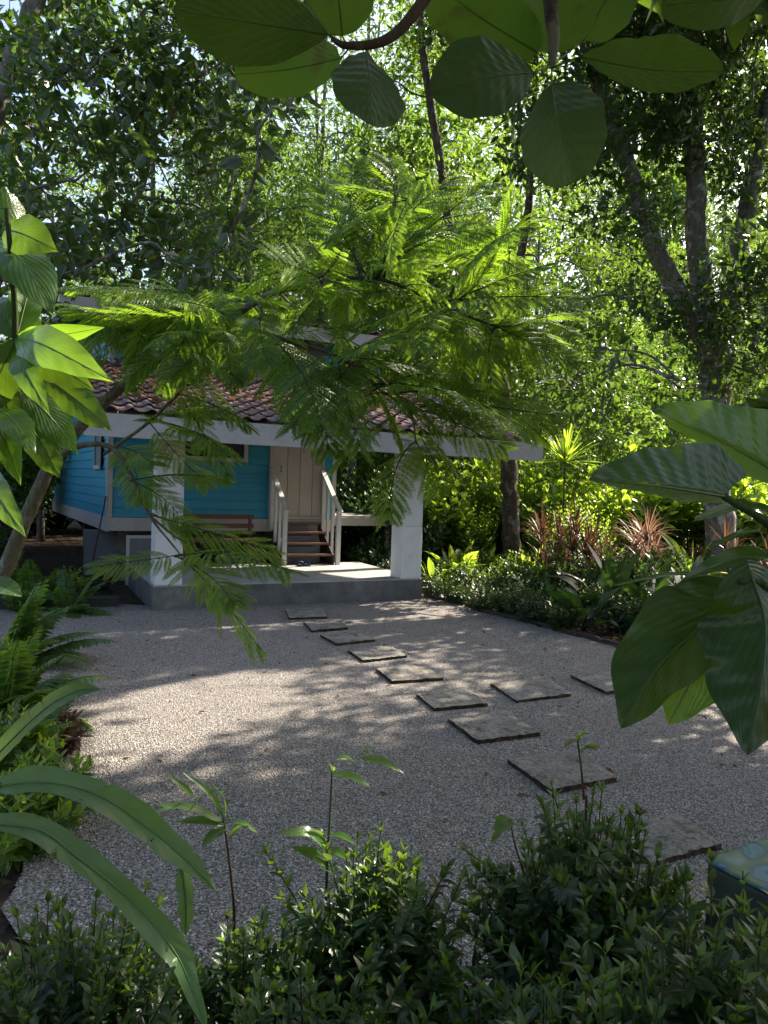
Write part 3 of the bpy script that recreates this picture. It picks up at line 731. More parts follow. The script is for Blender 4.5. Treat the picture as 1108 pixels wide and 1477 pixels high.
# ------------------------------------------------------------------ gaps where the sun comes through the trees
def inpoly(P, poly):
    x, y = P[:, 0], P[:, 1]; c = np.zeros(len(P), bool); n = len(poly)
    for i in range(n):
        (x1, y1), (x2, y2) = poly[i], poly[(i + 1) % n]
        k = ((y1 > y) != (y2 > y)); c ^= k & (x < (x2 - x1) * (y - y1) / (y2 - y1 + 1e-12) + x1)
    return c
def wpoly(pts, z=0.0): return [tuple(atz(x, y, z)[:2]) for x, y in pts]
GAPS = [(wpoly([(190, 970), (290, 985), (390, 962), (450, 968), (380, 1020), (280, 1068), (170, 1105), (90, 1120), (90, 1040)]), 0.0, 0.985),
        (wpoly([(590, 872), (680, 880), (700, 930), (640, 975), (720, 1010), (640, 1030), (560, 985), (500, 960), (520, 930), (590, 915)]), 0.0, 0.75),
        (wpoly([(420, 816), (520, 813), (585, 832), (480, 836), (400, 836)], .33), .33, 0.95),
        (wpoly([(940, 945), (1108, 940), (1180, 1000), (1180, 1150), (1080, 1150), (1010, 1080), (960, 1000)]), 0.0, 0.9),
        (wpoly([(700, 1215), (770, 1215), (770, 1290), (720, 1330), (690, 1280)]), 0.0, 0.9),
        (wpoly([(470, 1165), (650, 1165), (650, 1290), (440, 1290)], .75), .75, 0.94),
        (wpoly([(680, 1130), (790, 1120), (790, 1310), (680, 1310)], .7), .7, 0.92),
        ([tuple(hp(-4.9, .3, 0)[:2]), tuple(hp(-1.0, -.4, 0)[:2]), tuple(hp(1.5, -.4, 0)[:2]), tuple(hp(1.5, 2.2, 0)[:2]), tuple(hp(-1.5, 3, 0)[:2]), tuple(hp(-5, 3, 0)[:2])], 3.1, 0.7),
        ([(1.0, 12.5), (3.0, 9.6), (6, 9.4), (11, 13), (13, 24), (0.5, 24)], 0.9, 0.9),
        ([(-2.8, 3.7), (2.0, 3.7), (2.0, 5.1), (-2.8, 5.1)], 3.1, 0.85),
        ([(-2.3, 1.5), (-.4, 1.5), (-.4, 3.5), (-2.3, 3.5)], 2.2, 0.93),
        ([(.4, 1.4), (1.9, 1.4), (1.9, 3.1), (.4, 3.1)], 1.6, 0.8)]
def grow(poly, m):
    q = np.array(poly); c = q.mean(0); d = q - c
    return [tuple(x) for x in c + d * (1 + m / np.linalg.norm(d, axis=1, keepdims=True))]
GAPS[0] = (grow(GAPS[0][0], .40), 0.0, 1.0)
for k in (4, 5, 6): GAPS[k] = (grow(GAPS[k][0], (.32, .62, .40)[k - 4]), GAPS[k][1], .97)
GAPS[2] = (grow(GAPS[2][0], .35), .33, 1.0)
BROAD = (8,)                                           # roof and bed: only the outer crowns open there
def sun_keep(P, g, part=False):
    keep = np.ones(len(P), bool)
    for i, (poly, zt, pr) in enumerate(GAPS):
        if part and i in BROAD: continue
        G = P - SUN * ((P[:, 2] - zt) / SUN[2])[:, None]
        keep &= ~(inpoly(G, poly) & (g.uniform(size=len(P)) < pr) & (P[:, 2] > zt + .8))
    return keep

# ------------------------------------------------------------------ trees
def spray(g, leaf, n=6, k=3, twig=.32, pet=.13, ll=.125, droop=.5):
    """a leafy twig: n stalks each carrying k leaflets"""
    pos, d, nr, sc = [], [], [], []
    for i in range(n):
        t = (i + .6) / n; az = i * 2.4 + g.normal() * .3
        out = np.array([math.cos(az), 0.55, math.sin(az)])
        p = np.array([0, twig * t, 0]) + nz(out) * pet * g.uniform(.6, 1.2)
        for j in range(k):
            a = (j - (k - 1) / 2) * .75
            dd = nz(nz(out) * math.cos(a) + np.cross([0, 1, 0], nz(out)) * math.sin(a) + g.normal(size=3) * .22)
            pos.append(p); d.append(dd); nr.append(np.array([0, 0, 1.0]) + g.normal(size=3) * .5); sc.append(ll * g.uniform(.75, 1.2))
    return merge(leaf, np.array(pos), np.array(d), np.array(nr), np.array(sc))
gs = np.random.default_rng(5)
LT = leaf6(.40, .14, .18); LTW = leaf6(.46, .14, .2); LTN = leaf6(.27, .12, .2)
SPR = [spray(gs, LT) for _ in range(5)]
SPRF = [spray(gs, LTN, 8, 2, .42, .07, .135) for _ in range(4)]
SPRW = [spray(gs, LTW, 6, 2, .36, .10, .20) for _ in range(4)]
BIGS = [spray(gs, LTW, 6, 2, .5, .14, .26) for _ in range(3)]

def ellip(g, c, r, n, hollow=.45):
    d = rdirs(n, g); q = g.uniform(size=n) ** hollow
    return np.asarray(c) + d * q[:, None] * np.asarray(r), d
def tree(name, label, trunks, lobes, sprays, mat='canopy', bark='bark', gaps=True, group=None, sc=1.0, seed=0, dens=60, twigs=True, loc=None, limb_r=.05, category='tree', sag=.25):
    """trunks: list of (points, radii); lobes: (centre, radii, density factor)"""
    g = np.random.default_rng(seed + 100)
    root = empty(name, label, category, (0, 0, 0) if loc is None else loc, 0, group)
    tm, cm = MB(), MB()
    nodes = []
    for pts, rad in trunks:
        P = bez(pts, max(10, 5 * len(pts))); r = np.interp(np.linspace(0, 1, len(P)), np.linspace(0, 1, len(rad)), rad)
        P[1:-1] += g.normal(size=(len(P) - 2, 3)) * r[1:-1, None] * .10
        tm.tube(P, r * (1 + g.normal(size=len(P)) * .04), 12 if r[0] > .08 else 7)
        nodes.append(P)
    nodes = np.concatenate(nodes)
    lobes = sorted(lobes, key=lambda q: np.linalg.norm(nodes - np.asarray(q[0]), axis=1).min())
    for c, r, k, *ex in lobes:
        c = np.asarray(c, float); r = np.broadcast_to(np.asarray(r, float), (3,))
        n = max(6, int(dens * k * (r[0] * r[1] * r[2]) ** (2 / 3)))
        dist = np.linalg.norm((nodes - c) * [1, 1, .8], axis=1) + 2.5 * np.maximum(nodes[:, 2] - c[2] - .1, 0); a = nodes[dist.argmin()]
        D = np.linalg.norm(c - a)
        L = bez([a, a * .62 + c * .38 + np.array([0, 0, .10 * D]) + g.normal(size=3) * .09 * D, a * .25 + c * .75 + np.array([0, 0, .06 * D]) + g.normal(size=3) * .08 * D, c, c + (c - a) * .2 * min(1, 1 / max(D, .1)) + g.normal(size=3) * .12], 16)
        tm.tube(L, np.linspace(limb_r * min(1, .25 + .22 * D), .010, 16), 6)
        nodes = np.concatenate([nodes, L[3:]])
        P, d = ellip(g, c, r, n)
        keep = sun_keep(P, g, bool(ex)) if gaps and 2 not in ex else np.ones(n, bool)
        P, d = P[keep], d[keep]
        if twigs:
            for p in P[::2]:
                b = L[4:][np.linalg.norm(L[4:] - p, axis=1).argmin()]
                tm.tube([b, (b + p) / 2 + [0, 0, .06], p], [.009, .006, .004], 3, cap=False)
        dd = nzr(d * .9 + g.normal(size=d.shape) * .6 + [0, 0, -sag]); nn = nzr(g.normal(size=d.shape) * .35 + [0, 0, 1.0])
        w = g.integers(0, len(sprays), len(P)); lobev = g.normal() * .16
        for q in range(len(sprays)):
            m = w == q
            if m.any(): cm.inst(sprays[q], P[m], dd[m], nn[m], sc * g.uniform(.75, 1.25, m.sum()), np.clip(g.normal(.5 + lobev, .24, m.sum()), 0, 1))
    tm.build('trunk', M[bark], root)
    cm.build('crown', M[mat], root)
    return root
def pp(lst): return [at(*q) for q in lst]
def rl(g, lst, Y, rr, k=1.0, jy=.8):                     # lobes from sighted spots
    out = []
    for q in lst:
        px, py = q[0], q[1]; r = q[2] if len(q) > 2 else rr
        out.append((at(px, py, Y + g.uniform(-jy, jy)), (r, r, r * .75), k, 1))
    return out
g = np.random.default_rng(77)
# forked tree on the right
base = at(1036, 880, 14.2); base[2] = -.05
fork = at(1030, 520, 14.2)
lob = rl(g, [(1048, 425, .8), (1010, 470, .55), (1085, 440, .8), (880, 300, .7), (960, 170, .8), (1070, 130, .9), (1090, 260, .7), (900, 60, .9), (1010, 30, .9), (800, 140, .8), (850, 210, .6), (1090, 20, 1.0), (940, 300, .45),
             (820, 445, .5), (770, 555, .55), (890, 520, .5), (830, 560, .45), (930, 430, .45), (1000, 560, .5), (1090, 540, .6)], 13.8, .7, 1.0)
lob += [((x, y, z), (1.3, 1.3, .9), 1.0) for x, y, z in [(3.0, 13, 11.0), (5, 14.5, 12), (7, 13, 11.3), (6, 11.8, 10.3), (4.2, 11.4, 10.0), (8, 15, 11.5), (3, 15.5, 12.3), (1.5, 13.5, 10.8), (2.4, 11.6, 9.8)]]
lob += [(at(x, y, 13.2 + g.uniform(-.3, .5)), (r, r, r * .75), .55, 2) for x, y, r in [(1048, 425, .75), (1005, 465, .5), (1085, 440, .7), (1060, 505, .6), (1000, 545, .45), (1095, 530, .6), (975, 420, .5), (1100, 370, .6), (880, 505, .45), (790, 545, .5), (840, 560, .4)]]
tree('forked_tree', 'pale barked tree forking into three trunks on the right of the planting bed',
     [(np.array([base, at(1036, 700, 14.2), at(1033, 600, 14.2), fork, at(1020, 455, 14.2)]), [.30, .25, .24, .30, .26]),
      (np.array([at(1022, 470, 14.2), at(1008, 380, 14.2), at(1003, 250, 14.1), at(1000, 120, 14), at(994, -60, 13.9), at(985, -300, 13.6)]), [.22, .19, .18, .17, .15, .10]),
      (np.array([at(1016, 490, 14.1), at(960, 390, 14), at(930, 310, 14), at(895, 205, 13.9), at(855, 95, 13.8), at(800, -80, 13.5)]), [.20, .17, .155, .15, .13, .08]),
      (np.array([at(1044, 490, 14.2), at(1062, 380, 14.3), at(1078, 300, 14.3), at(1097, 200, 14.4), at(1130, 60, 14.4), at(1160, -150, 14)]), [.20, .17, .155, .14, .12, .08])],
     lob, SPR + SPRW[:2], 'canopy_dark', 'bark', seed=1, dens=88)
# tree beside the porch roof
b = at(737, 880, 15.2); b[2] = -.05
lob = rl(g, [(640, 250, .7), (700, 200, .8), (760, 350, .7), (680, 100, .9), (790, 260, .8), (620, 70, .8), (560, 130, .6), (800, 380, .7), (690, 400, .6), (740, 130, .9), (850, 390, .6), (600, 330, .5), (735, 470, .5), (780, 50, .9)], 15.5, .7, .9, 1.2)
lob += [((x, y, z), (1.3, 1.3, .9), 1.0) for x, y, z in [(1.2, 15, 11.4), (3.2, 16.5, 12), (0.4, 16.5, 11.8), (2.2, 14.4, 11.2)]]
tree('leaning_tree', 'dark trunked tree rising beside the right end of the porch roof',
     [(np.array([b, at(736, 760, 15.2), at(734, 670, 15.2), at(727, 570, 15.2), at(712, 490, 15.2)]), [.21, .18, .165, .155, .14]),
      (np.array([at(712, 492, 15.2), at(690, 420, 15.3), at(650, 330, 15.4), at(633, 220, 15.5), at(612, 90, 15.5), at(600, -60, 15.5)]), [.13, .10, .09, .085, .08, .05]),
      (np.array([at(713, 500, 15.2), at(745, 400, 15.2), at(762, 300, 15.2), at(770, 150, 15.2), at(772, 0, 15.2)]), [.12, .09, .08, .07, .04])],
     lob, SPR, 'canopy', 'bark_dark', seed=2, dens=75)
# dark canopy top left
lob = rl(g, [(40, 190, .7), (120, 110, .8), (210, 60, .8), (110, 260, .7), (215, 235, .6), (285, 170, .6), (50, 310, .7), (165, 340, .6), (20, 60, .8), (290, 300, .5), (330, 350, .4), (250, 380, .35), (180, 170, .7), (320, 90, .6), (100, 20, .8), (390, 60, .7), (270, 10, .8), (20, 400, .6), (110, 390, .45), (395, 150, .35)], 9.2, .7, .85, 1.0)
tree('left_canopy_tree', 'dark leafed tree with a leaning trunk in the top left of the photo',
     [(np.array([at(-330, 900, 8.6) * [1, 1, 0], at(-200, 560, 8.6), at(-70, 320, 8.7), at(5, 120, 8.8), at(38, 40, 8.8), at(75, -60, 8.9), at(150, -220, 9)]), [.18, .15, .13, .115, .105, .09, .05])],
     lob + [((-3.5, 8.5, 8.6), (1.2, 1.2, .8), 1), ((-1.5, 9.5, 8.9), (1.2, 1.2, .8), .8)], SPR + SPRW[:2], 'canopy_dark', 'bark', seed=3, dens=92, sag=.4)
# tall tree added off to the right, its crown laid out to shade the yard
lob = []
SH = SUN[:2] / SUN[2]
for x in np.arange(-4.5, 5.0, 1.0):
    for y in np.arange(1.5, 11.6, 1.0):
        q0 = np.array([x, y]) + g.uniform(-.3, .3, 2); hh = None
        for h_ in np.arange(3.6, 9.1, .5):
            q = q0 + SH * h_
            if q[0] > .56 * q[1] + .9 or h_ > 2.6 + .70 * q[1]: hh = h_; break
        if hh is None:
            if q0[1] > 8.5 or g.uniform() < .35: continue
            hh = g.uniform(7.6, 10)
        hh += g.uniform(0, .8)
        q = q0 + SH * hh
        lob.append(((q[0], q[1], hh), (1.0, 1.0, .55), 1.0))
tree('added_shade_tree', 'tall tree added beyond the right edge to shade the yard, its crown reaching into the top right corner',
     [(np.array([(9.4, 9.4, -.05), (9.2, 9.3, 2.5), (8.8, 9.3, 5.2), (8.4, 9.6, 7.4)]), [.28, .22, .18, .10]),
      (np.array([(9.1, 9.25, 3.2), (7.6, 7.6, 4.8), (5.6, 6.4, 5.6), (4.0, 5.2, 5.4)]), [.12, .10, .07, .03])],
     lob, SPR, 'canopy_dark', 'bark', seed=4, sc=1.2, dens=120, twigs=False, limb_r=.03)

# slender trees behind the cottage and the forest beyond: three kinds, copied
def forest_tree(i, h, cw, mat, sprays, label, dens, group):
    g2 = np.random.default_rng(300 + i)
    P = np.array([(0, 0, -.1), (.1, .05, h * .3), (-.08, .1, h * .6), (.1 * i - .1, 0, h * .97)])
    tr = [(P, [.04 + h * .006, .03 + h * .0045, .025 + h * .003, .015])]
    for k in range(1):
        a = g2.uniform(0, 6.3); z0 = h * g2.uniform(.4, .65)
        tr.append((np.array([(0, .05, z0), (cw * .14 * math.cos(a), cw * .14 * math.sin(a), z0 + h * .14), (cw * .34 * math.cos(a), cw * .34 * math.sin(a), z0 + h * .36)]), [.05, .035, .02]))
    lob = []
    for k in range(24):
        a = g2.uniform(0, 6.3); t = g2.uniform(.22, 1.0); q = cw * g2.uniform(.15, 1) * (1.15 - .5 * t)
        r = g2.uniform(.55, 1.05) * cw * .36
        lob.append(((q * math.cos(a), q * math.sin(a), h * t), (r, r, r * .8), 1.0))
    return tree('forest_tree', label, tr, lob, sprays, mat, 'bark', False, group, 1.0, 40 + i, dens, twigs=False, limb_r=.03)
FG = 'forest trees behind the cottage and garden'
ft = [forest_tree(0, 12, 2.4, 'canopy2', SPRF, 'slender forest tree with fine pale leaves behind the garden', 72, FG + ', fine leaved'),
      forest_tree(1, 11, 2.7, 'canopy', SPR, 'slender forest tree with mid green drooping leaves behind the garden', 50, FG + ', drooping leaved'),
      forest_tree(2, 9, 2.5, 'canopy2', SPRW, 'slender forest tree with broad pale leaves behind the garden', 46, FG + ', broad leaved')]
# (sighting x, depth, kind, scale)
spots = [(330, 34, 1, 1.7), (380, 38, 0, 2.0), (430, 35, 1, 1.8), (500, 40, 0, 2.1), (560, 37, 1, 1.9), (640, 41, 0, 2.1), (790, 40, 1, 2.0), (890, 42, 0, 2.2), (960, 39, 1, 2.0), (1050, 43, 1, 2.1), (280, 40, 0, 2.0), (300, 18.5, 0, 1.15), (350, 20, 0, 1.25), (450, 19.5, 0, 1.3), (510, 18.5, 0, 1.25), (590, 18.5, 2, 1.2), (930, 33, 2, 1.9), (1040, 34, 0, 1.8), (840, 33, 0, 1.8), (1110, 38, 0, 1.9), (720, 23, 0, 1.6), (240, 19, 1, 1.2), (322, 21, 0, 1.0), (350, 24, 0, 1.1), (285, 19, 0, .85), (420, 23, 0, .95), (480, 20, 2, .8), (560, 25, 0, 1.1), (600, 21, 1, .95), (650, 27, 0, 1.15), (690, 22, 2, .9), (770, 25, 1, 1.1), (868, 19, 2, .72),
         (830, 28, 2, 1.1), (900, 23, 0, .8), (950, 27, 1, .9), (1010, 24, 2, .75), (1075, 19.5, 2, .6), (1090, 28, 0, .9), (60, 20, 1, 1.0), (-20, 17, 2, 1.0), (140, 25, 0, 1.1), (210, 30, 1, 1.2), (390, 33, 1, 1.2),
         (520, 36, 2, 1.3), (730, 34, 0, 1.3), (620, 40, 1, 1.4), (860, 37, 1, 1.3), (990, 36, 0, 1.3), (1100, 35, 2, 1.2), (20, 34, 0, 1.2), (250, 42, 2, 1.3), (460, 44, 0, 1.3), (700, 46, 2, 1.4), (930, 46, 2, 1.4)]
used = set()
for px, Y, k, sc in spots:
    c = at(px, 720, Y); rz = g.uniform(0, 6.3)
    if k not in used:
        o = ft[k]; used.add(k); o.location = (c[0], c[1], -.05); o.rotation_euler = (0, 0, rz); o.scale = (sc,) * 3
    else:
        copy_thing(ft[k], (c[0], c[1], -.05), rz, (sc, sc, sc * g.uniform(.9, 1.1)), ft[k]['label'], ft[k]['group'], (g.normal() * .015, g.normal() * .015))

# ------------------------------------------------------------------ shrubs and bed plants
LB = leafn(.42, P_LANCE, .22, .28, 4); LBS = leafn(.34, P_LANCE, .2, .22, 4)
def shrub(name, label, cat, loc, R, H, n, leaf, ll, per, mat, stem='stem', seed=0, group=None, bare=.35, up=.7, whorl=2, squash=1.0, sr=.0045, side=False):
    g = np.random.default_rng(seed + 900)
    root = empty(name, label, cat, loc, 0, group); sm, lm = MB(), MB()
    pos, dr, nr, sc, rn = [], [], [], [], []
    for i in range(n):
        a = g.uniform(0, 6.283); q = math.sqrt(g.uniform()); hh = H * (1 - .45 * q * q) * g.uniform(.72, 1.08)
        tip = np.array([R * q * math.cos(a), R * q * math.sin(a) * squash, hh]); b0 = tip * [.25, .25, 0] + [g.normal() * .02, g.normal() * .02, 0]
        mid = b0 * .45 + tip * .55 + [0, 0, -.04 * hh] + g.normal(size=3) * [.02, .02, .01]
        if side and i % 2:
            h0 = g.uniform(.35, .7); b0 = tip * [h0, h0, h0]; tip = b0 + nz(nz(tip - b0) + g.normal(size=3) * [.8, .8, .35]) * np.linalg.norm(tip - b0) * g.uniform(.7, 1.25); tip[2] = max(tip[2], .1); mid = (b0 + tip) / 2 + [0, 0, -.02]
        P = bez([b0, mid, tip], 9); sm.tube(P, np.linspace(sr, sr * .4, 9), 4, cap=False)
        T = nzr(np.gradient(P, axis=0)); v = np.clip(g.normal(.45, .22), 0, 1)
        for k in range(per):
            t = bare + (1 - bare) * (k + .5) / per
            x = t * 8; j = min(int(x), 7); p = P[j] + (P[j + 1] - P[j]) * (x - j); tt = T[j]
            base_a = k * 1.571 + a
            sx = nz(np.cross(tt, [.3, .2, 1.0])); sy = np.cross(tt, sx)
            for w in range(whorl):
                az = base_a + w * 6.283 / whorl + g.normal() * .25
                out = math.cos(az) * sx + math.sin(az) * sy
                young = t > .86
                dd = nz(out * (1 - .35 * t - .4 * t ** 5) + tt * (up * (.5 + t) + .8 * t ** 5) + g.normal(size=3) * .16)
                pos.append(p); dr.append(dd); nr.append(nz(tt * .8 + np.array([0, 0, .5]) - out * .15 + g.normal(size=3) * .2)); sc.append(ll * g.uniform(.7, 1.15) * (1 - .3 * young)); rn.append(np.clip(v + .28 * young + g.normal() * .1, 0, 1))
    lm.inst(leaf, np.array(pos), np.array(dr), np.array(nr), np.array(sc), np.array(rn), 0, True)
    sm.build('stems', M[stem], root); lm.build('leaves', M[mat], root)
    return root
def strap(name, label, cat, loc, n, L, w, mat, stem_h=.0, seed=0, group=None, spread=1.0, grav=.9, heads=1):
    g = np.random.default_rng(seed + 700)
    root = empty(name, label, cat, loc, g.uniform(0, 6), group); lm, sm = MB(), MB()
    for hd in range(heads):
        hx = np.array([g.normal() * .22, g.normal() * .22, 0]) * (heads > 1); sh = stem_h * g.uniform(.35, 1.25) if heads > 1 else stem_h
        if sh > 0: sm.tube([hx * .4, hx * .8 + [0, 0, sh * .5], hx + [0, 0, sh + .05]], [.022, .018, .016], 6)
        for i in range(n):
            az = i * 2.4 + g.normal() * .2; el = 1.45 - 1.25 * spread * ((i + .5) / n) + g.normal() * .12
            d = np.array([math.cos(az) * math.cos(el), math.sin(az) * math.cos(el), math.sin(el)]); l = L * g.uniform(.7, 1.1); m = 8
            P = [hx + [0, 0, sh]]; v = d.copy()
            for k in range(m): P.append(P[-1] + v * l / m); v = nz(v + np.array([0, 0, -1]) * grav / m * (.4 + k / m))
            P = np.array(P); T = nzr(np.gradient(P, axis=0)); sx = nzr(np.cross(T, [0, 0, 1.0]) + 1e-6); up = np.cross(sx, T)
            t = np.linspace(0, 1, m + 1); wd = np.array([P_STRAP(x) for x in t]) * w / 2
            V = np.stack([P - sx * wd[:, None] + up * (wd * .35)[:, None], P, P + sx * wd[:, None] + up * (wd * .35)[:, None]], 1).reshape(-1, 3)
            F = []
            for k in range(m): a = 3 * k; F += [[a, a+1, a+4, a+3], [a+1, a+2, a+5, a+4]]
            lv = np.stack([np.tile([-1, 0, 1], m + 1), np.repeat(t, 3), np.zeros(3 * m + 3)], 1)
            lm.add(V, F, np.clip(g.normal(.5, .25), 0, 1), lv, 0, True)
    if stem_h > 0: sm.build('stem', M['bark_dark'], root)
    lm.build('leaves', M[mat], root)
    return root
def blade(mb, P, w, nrm, prof, nu=7, fold=.18, wave=.03, seed=0, rnd=.5, nv=22, lobes=0.0, curl=0.0, cup=0.0, ha=(0.0, 0.0), rib=.006, tears=0):
    """one big leaf: midrib path P (control points), full width w, facing nrm"""
    g = np.random.default_rng(seed)
    Q = bez(P, nv); t = np.linspace(0, 1, nv); T = nzr(np.gradient(Q, axis=0)); L = np.linalg.norm(np.diff(Q, axis=0), axis=1).sum()
    nrm = np.asarray(nrm, float)
    nrm = np.broadcast_to(nrm, Q.shape) if nrm.ndim == 1 else np.array([np.interp(t, np.linspace(0, 1, len(nrm)), nrm[:, k]) for k in range(3)]).T
    sx = nzr(np.cross(T, nrm)); nn = np.cross(sx, T)
    wd = np.array([prof(x) for x in t]) * w / 2
    us = np.linspace(-1, 1, 2 * nu + 1); ph = g.uniform(0, 6, 4)
    V, lv = [], []
    TK = [(g.uniform(.15, .95), g.choice([-1, 1]), g.uniform(.25, .85), g.uniform(.003, .006)) for _ in range(tears)]
    for i in range(nv):
        for u in us:
            cut = 1.0
            for (tk, sd, dp, wk) in TK:
                if u * sd > 0: cut = min(cut, 1 - dp * math.exp(-((t[i] - abs(u) * .02 - tk) / wk) ** 2))
            e = cut * (1 + wave * 1.2 * math.sin(t[i] * 19 + ph[0] + (u > 0) * 2))
            rise = fold * abs(u) * wd[i] - cup * u * u * wd[i] + wave * w * u * u * (math.sin(t[i] * 16 + ph[1] + 2 * (u > 0)) + .6 * math.sin(t[i] * 31 + ph[2])) * .5
            rise += rib * w * math.sin(18 * math.pi * t[i] - 7 * abs(u)) * min(1, 6 * abs(u))
            back = -lobes * abs(u) ** 1.6 * L * max(0, 1 - t[i] * 2.2)
            hh = ha[0] if u < 0 else ha[1]; q_ = abs(u) * wd[i] * e
            V.append(Q[i] + sx[i] * math.copysign(q_, u) * math.cos(hh) + nn[i] * (q_ * math.sin(hh) + rise + curl * u * wd[i]) + T[i] * back); lv.append((u, t[i], rnd))
    m = 2 * nu + 1
    i = np.arange(nv - 1)[:, None] * m + np.arange(m - 1)[None]
    mb.add(np.array(V), np.stack([i, i + 1, i + m + 1, i + m], -1).reshape(-1, 4), rnd, lv, 0, True)
    return Q
def rosette(name, label, cat, loc, n, L, w, mat, prof=P_LANCE, seed=0, group=None, el0=1.3, el1=.35, pet=.25, droop=.5):
    g = np.random.default_rng(seed + 500); root = empty(name, label, cat, loc, g.uniform(0, 6), group); lm, sm = MB(), MB()
    for i in range(n):
        az = i * 2.4 + g.normal() * .25; el = el0 + (el1 - el0) * (i + .5) / n + g.normal() * .1; l = L * g.uniform(.7, 1.1)
        h = np.array([math.cos(az), math.sin(az), 0]); d = h * math.cos(el) + np.array([0, 0, math.sin(el)])
        p0 = h * .02; p1 = p0 + d * pet * l / .5 * g.uniform(.7, 1.2)
        sm.tube(bez([p0, (p0 + p1) / 2 - h * .02, p1], 6), np.linspace(.012, .006, 6) * (L / .5) ** .5, 5)
        p2 = p1 + d * l * .5; p3 = p2 + nz(d + np.array([0, 0, -droop])) * l * .5
        blade(lm, [p1, p2, p3], w * l / L * g.uniform(.85, 1.1), nz(np.cross(np.cross(d, [0, 0, 1]), d) + g.normal(size=3) * .2), prof, 3, .2, .03, int(g.integers(1e6)), np.clip(g.normal(.5, .25), 0, 1), 12)
    sm.build('stalks', M['stem'], root); lm.build('leaves', M[mat], root)
    return root
LP = leaf6(.26, .05, .25)
def fern(name, label, loc, n, L, seed=0, group=None, mat='fern', el0=1.25, el1=.3, rz=None, fan=None, pin=.20):
    g = np.random.default_rng(seed + 1500); root = empty(name, label, 'fern', loc, 0, group); lm, sm = MB(), MB()
    for i in range(n):
        az = (i * 2.4 + g.normal() * .3) if fan is None else g.uniform(*fan)
        el = el0 + (el1 - el0) * (i + .5) / n + g.normal() * .12; l = L * g.uniform(.7, 1.15); h = np.array([math.cos(az), math.sin(az), 0])
        P = [np.array([g.normal() * .04, g.normal() * .04, 0.])]; v = h * math.cos(el) + np.array([0, 0, math.sin(el)]); m = 20
        for k in range(m): P.append(P[-1] + v * l / m); v = nz(v + np.array([0, 0, -1]) * (1.5 / m) * (k / m) * 1.3)
        P = np.array(P); sm.tube(P, np.linspace(.006, .0015, m + 1), 4, cap=False)
        T = nzr(np.gradient(P, axis=0)); S = nzr(np.cross(T, [0, 0, 1.0])); U = np.cross(S, T)
        ts = np.linspace(.16, .99, 34); x = ts * m; j = np.minimum(x.astype(int), m - 1)
        pos = P[j] + (P[j + 1] - P[j]) * (x - j)[:, None]; ln = l * pin * np.sin(np.pi * np.clip(ts, 0, 1) ** .75) ** .7 + .008
        for sgn in (-1, 1):
            d = nzr(S[j] * sgn + T[j] * .28 + g.normal(size=(34, 3)) * .07 - U[j] * .10)
            lm.inst(LP, pos, d, U[j] + g.normal(size=(34, 3)) * .12, ln * g.uniform(.85, 1.1, 34), np.clip(g.normal(.5, .2) + g.normal(size=34) * .08, 0, 1), 0, True)
    sm.build('stalks', M['stem'], root); lm.build('fronds', M[mat], root)
    return root
def gz(px, py, z=0.0): p = atz(px, py); return (p[0], p[1], z - .02)

# tall understory bushes filling the garden beyond the bed
ub = [shrub('understory_bush', 'tall leafy bush with lime green leaves behind the planting bed', 'bush', (0, 0, 0), 1.5, 3.0, 130, LTW, .19, 9, 'lime', 'bark_dark', 1, 'lime green bushes of the undergrowth', .3, .5, 3, 1, .012),
      shrub('understory_bush', 'tall leafy bush with mid green leaves behind the garden', 'bush', (0, 0, 0), 1.6, 3.2, 140, LT, .17, 10, 'shrub', 'bark_dark', 2, 'mid green bushes of the undergrowth', .3, .5, 3, 1, .012),
      shrub('understory_bush', 'dark leafy bush of the deep undergrowth behind the cottage', 'bush', (0, 0, 0), 1.5, 2.8, 130, LTW, .20, 9, 'dark', 'bark_dark', 3, 'dark bushes of the undergrowth', .2, .5, 3, 1, .012)]
ub.append(shrub('understory_bush', 'open bush with very large bright leaves behind the planting bed', 'bush', (0, 0, 0), 1.2, 2.9, 46, leafn(.5, P_LANCE, .2, .35, 4), .40, 7, 'lime', 'bark_dark', 4, 'large leaved bushes of the undergrowth', .35, .4, 2, 1, .014))
spots = [(1080, 16.5, 3, 1.0), (1000, 17.5, 3, 1.1), (920, 17, 3, 1.0), (860, 16.5, 3, .8), (770, 17.5, 3, .95), (690, 18, 3, 1.0), (620, 16, 3, .8), (640, 17, 2, .8), (700, 17.5, 1, .8), (600, 19, 1, 1.0), (770, 18.5, 0, .75), (850, 18, 0, .85), (915, 19, 0, .8), (960, 20, 1, .9), (1065, 18.5, 0, .9), (1110, 17, 0, .85), (560, 22, 2, 1.1), (680, 22, 1, 1.2), (740, 24, 0, 1.3),
         (820, 23, 1, 1.2), (900, 26, 0, 1.5), (1000, 25, 0, 1.4), (1090, 24, 1, 1.3), (640, 28, 0, 1.5), (780, 30, 1, 1.7), (880, 33, 0, 1.8), (1000, 33, 1, 1.7), (1120, 32, 0, 1.8), (540, 30, 1, 1.6), (700, 36, 0, 2.0),
         (72, 25, 2, 1.4), (40, 22.5, 2, 1.2), (-60, 13, 2, 1.0), (-110, 10.5, 2, .9), (-30, 17, 1, 1.2), (20, 21, 2, 1.2), (30, 23, 2, 1.5), (150, 24, 2, 1.5), (250, 26, 1, 1.6), (400, 27, 2, 1.6), (330, 36, 1, 2.2), (480, 36, 1, 2.2), (60, 36, 1, 2.2), (200, 40, 1, 2.4), (950, 42, 1, 2.4), (800, 44, 0, 2.5), (620, 46, 1, 2.5)]
used = set()
